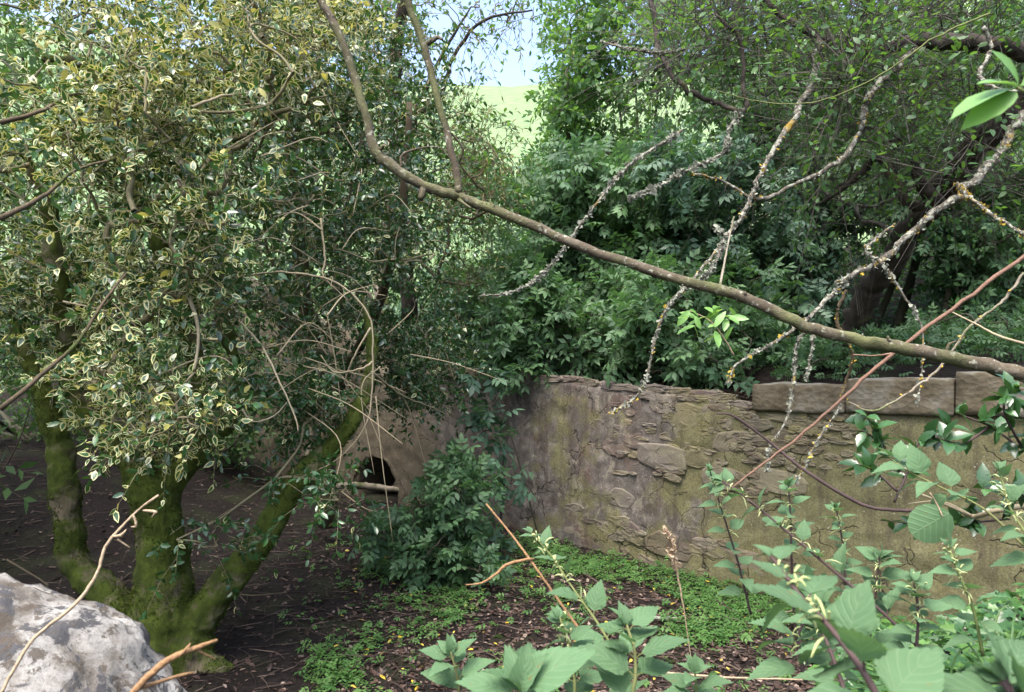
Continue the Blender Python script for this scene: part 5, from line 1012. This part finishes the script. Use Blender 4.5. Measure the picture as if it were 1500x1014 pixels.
# holly sprigs over the bank, with glossy leaves
ac = Acc(); ac.scatter(T_HOL2, np.zeros((1, 3)), np.eye(3)[None], np.zeros(1)); hm = ac.mesh('leaf', M['holly_green'])
def sprig(label, pix, twigs, seed, n):
    rng = R(seed); o = thing('holly_sprig', label, 'sprig', P(*pix[0]), 'holly sprigs over the bank'); a = Acc(); qs = []
    for pp in [pix] + twigs: q, r = limb(a, pp, [.005, .0022], 6, 6, .1, 1); qs.append(q[len(q) // 4:])
    link('twig', a.mesh('twig', M['dark_stem']), o); Q = np.concatenate(qs)
    for k in range(n):
        p0 = Q[rng.randint(len(Q))]; d = unit(rng.randn(3) + np.array([-.2, -.2, .2])); f = frames(d[None], np.array([[0, -.5, 1.]]), rng, .5)[0] * rng.uniform(.045, .085); piece('leaf', hm, o, p0, f)
sprig('green holly sprig reaching over the bank in front of the coping', [(1560, 700, 2.2), (1500, 660, 2.25), (1450, 625, 2.3), (1400, 605, 2.35)], [[(1500, 660, 2.25), (1470, 600, 2.2), (1490, 560, 2.2)], [(1450, 625, 2.3), (1410, 650, 2.3), (1370, 640, 2.3)], [(1520, 670, 2.2), (1490, 720, 2.2), (1440, 715, 2.2)], [(1530, 690, 2.2), (1510, 600, 2.2), (1530, 560, 2.2)]], 301, 95)
sprig('small holly sprig standing before the mossy wall face', [(1310, 735, 2.3), (1330, 690, 2.35), (1345, 650, 2.4), (1390, 625, 2.4)], [[(1325, 700, 2.35), (1290, 650, 2.4), (1262, 630, 2.4)], [(1315, 720, 2.3), (1280, 690, 2.35), (1255, 680, 2.35)], [(1290, 650, 2.4), (1270, 610, 2.4)]], 302, 70)
sprig('low holly sprig hugging the foot of the wall above the bank', [(1480, 760, 2.5), (1430, 765, 2.5), (1370, 770, 2.5), (1290, 762, 2.5)], [[(1430, 765, 2.5), (1420, 735, 2.5)], [(1470, 760, 2.5), (1480, 720, 2.4)]], 303, 40)

# ivy and grass on the bank
rng = R(95); p = on_ground(2400, 1180, 1600, 2.0, 5.4, 0.03); s, u = side_s(p[:, 0], p[:, 1]); p = p[(s < -.05) & (p[:, 0] > 1.25 + 0.25 * (p[:, 1] - 2))]; p[:, 2] += rng.uniform(0, .10, len(p))
fr = frames(rng.randn(len(p), 3) * np.array([1, 1, .2]) - np.array([0, .5, .2]), np.tile([0, -.35, 1.0], (len(p), 1)), rng, 0.35) * rng.uniform(.05, .10, (len(p), 1, 1))
a = Acc(); a.scatter(T_IVY, p, fr, rng.rand(len(p))); o = link('ivy', a.mesh('ivy', M['ivy'], True), kind='stuff'); o['label'] = 'glossy ivy covering the near bank at the wall foot'; o['category'] = 'ivy'
def tuft(label, px, d, n, L, seed, mat='grass', spread=.8, zoff=0):
    rng = R(seed); b = ground_pt(px, d); b[2] += zoff; o = thing('grass_tuft', label, 'grass', b, 'grass tufts on the near bank'); 
    for k in range(n):
        d0 = unit(rng.randn(3) * np.array([1, 1, 0]) * spread + np.array([0, 0, 1.])); l = L * rng.uniform(.6, 1.2); p = b + rng.randn(3) * np.array([.03, .03, 0]); mid = p + d0 * l * .55; e = p + d0 * l + np.array([0, 0, -.35 * l]) + unit(d0 * np.array([1, 1, 0])) * .25 * l
        q, r = spline([p, mid, e], [1, 1, 1], 5); t = np.linspace(0, 1, len(q)); wv = .0042 * np.sqrt(np.clip(1 - t ** 2, .01, 1)); sd = unit(np.cross(d0, rng.randn(3))); V = np.concatenate([q - sd * wv[:, None], q + np.array([0, 0, -.0012]), q + sd * wv[:, None]]); m = len(q)
        F = [[j, j + 1, m + j + 1, m + j] for j in range(m - 1)] + [[m + j, m + j + 1, 2 * m + j + 1, 2 * m + j] for j in range(m - 1)]
        a = Acc(); a.add(V, F, 0, rng.rand()); link('blade', a.mesh('blade', M[mat]), o)
tuft('tuft of long green grass rising from the ivy', 1380, 2.3, 22, .42, 401); tuft('grass tuft arching at the wall foot beside the holly sprig', 1470, 2.6, 20, .45, 402)
tuft('dry tan grass stems on the ivy bank', 1430, 2.2, 9, .36, 403, 'straw'); tuft('thin grass tuft beside the flowering nettles', 1320, 2.7, 14, .35, 404)

# ------------------------------------------------------------------ pale lichened boulder
import bmesh
bm = bmesh.new(); bmesh.ops.create_icosphere(bm, subdivisions=6, radius=1)
cB = P(-150, 1190, 1.5)
for v in bm.verts:
    c = v.co.copy(); f = fbm(c * 1.3 + Vector((3, 1, 7)), 1, 3) * .06 + fbm(c * 4, 1, 4) * .05 + fbm(c * 14, 1, 4) * .022
    c = Vector([math.copysign(abs(k) ** .97, k) for k in c]) * (1 + f); v.co = Vector((c.x * .62 + cB[0], c.y * .46 + cB[1], c.z * .49 + cB[2]))
me = bpy.data.meshes.new('boulder'); bm.to_mesh(me); bm.free(); me.materials.append(M['boulder'])
for p in me.polygons: p.use_smooth = True
tag(link('boulder', me), 'low sloping pale boulder blotched with white and grey lichen below the mossy holly', 'boulder')
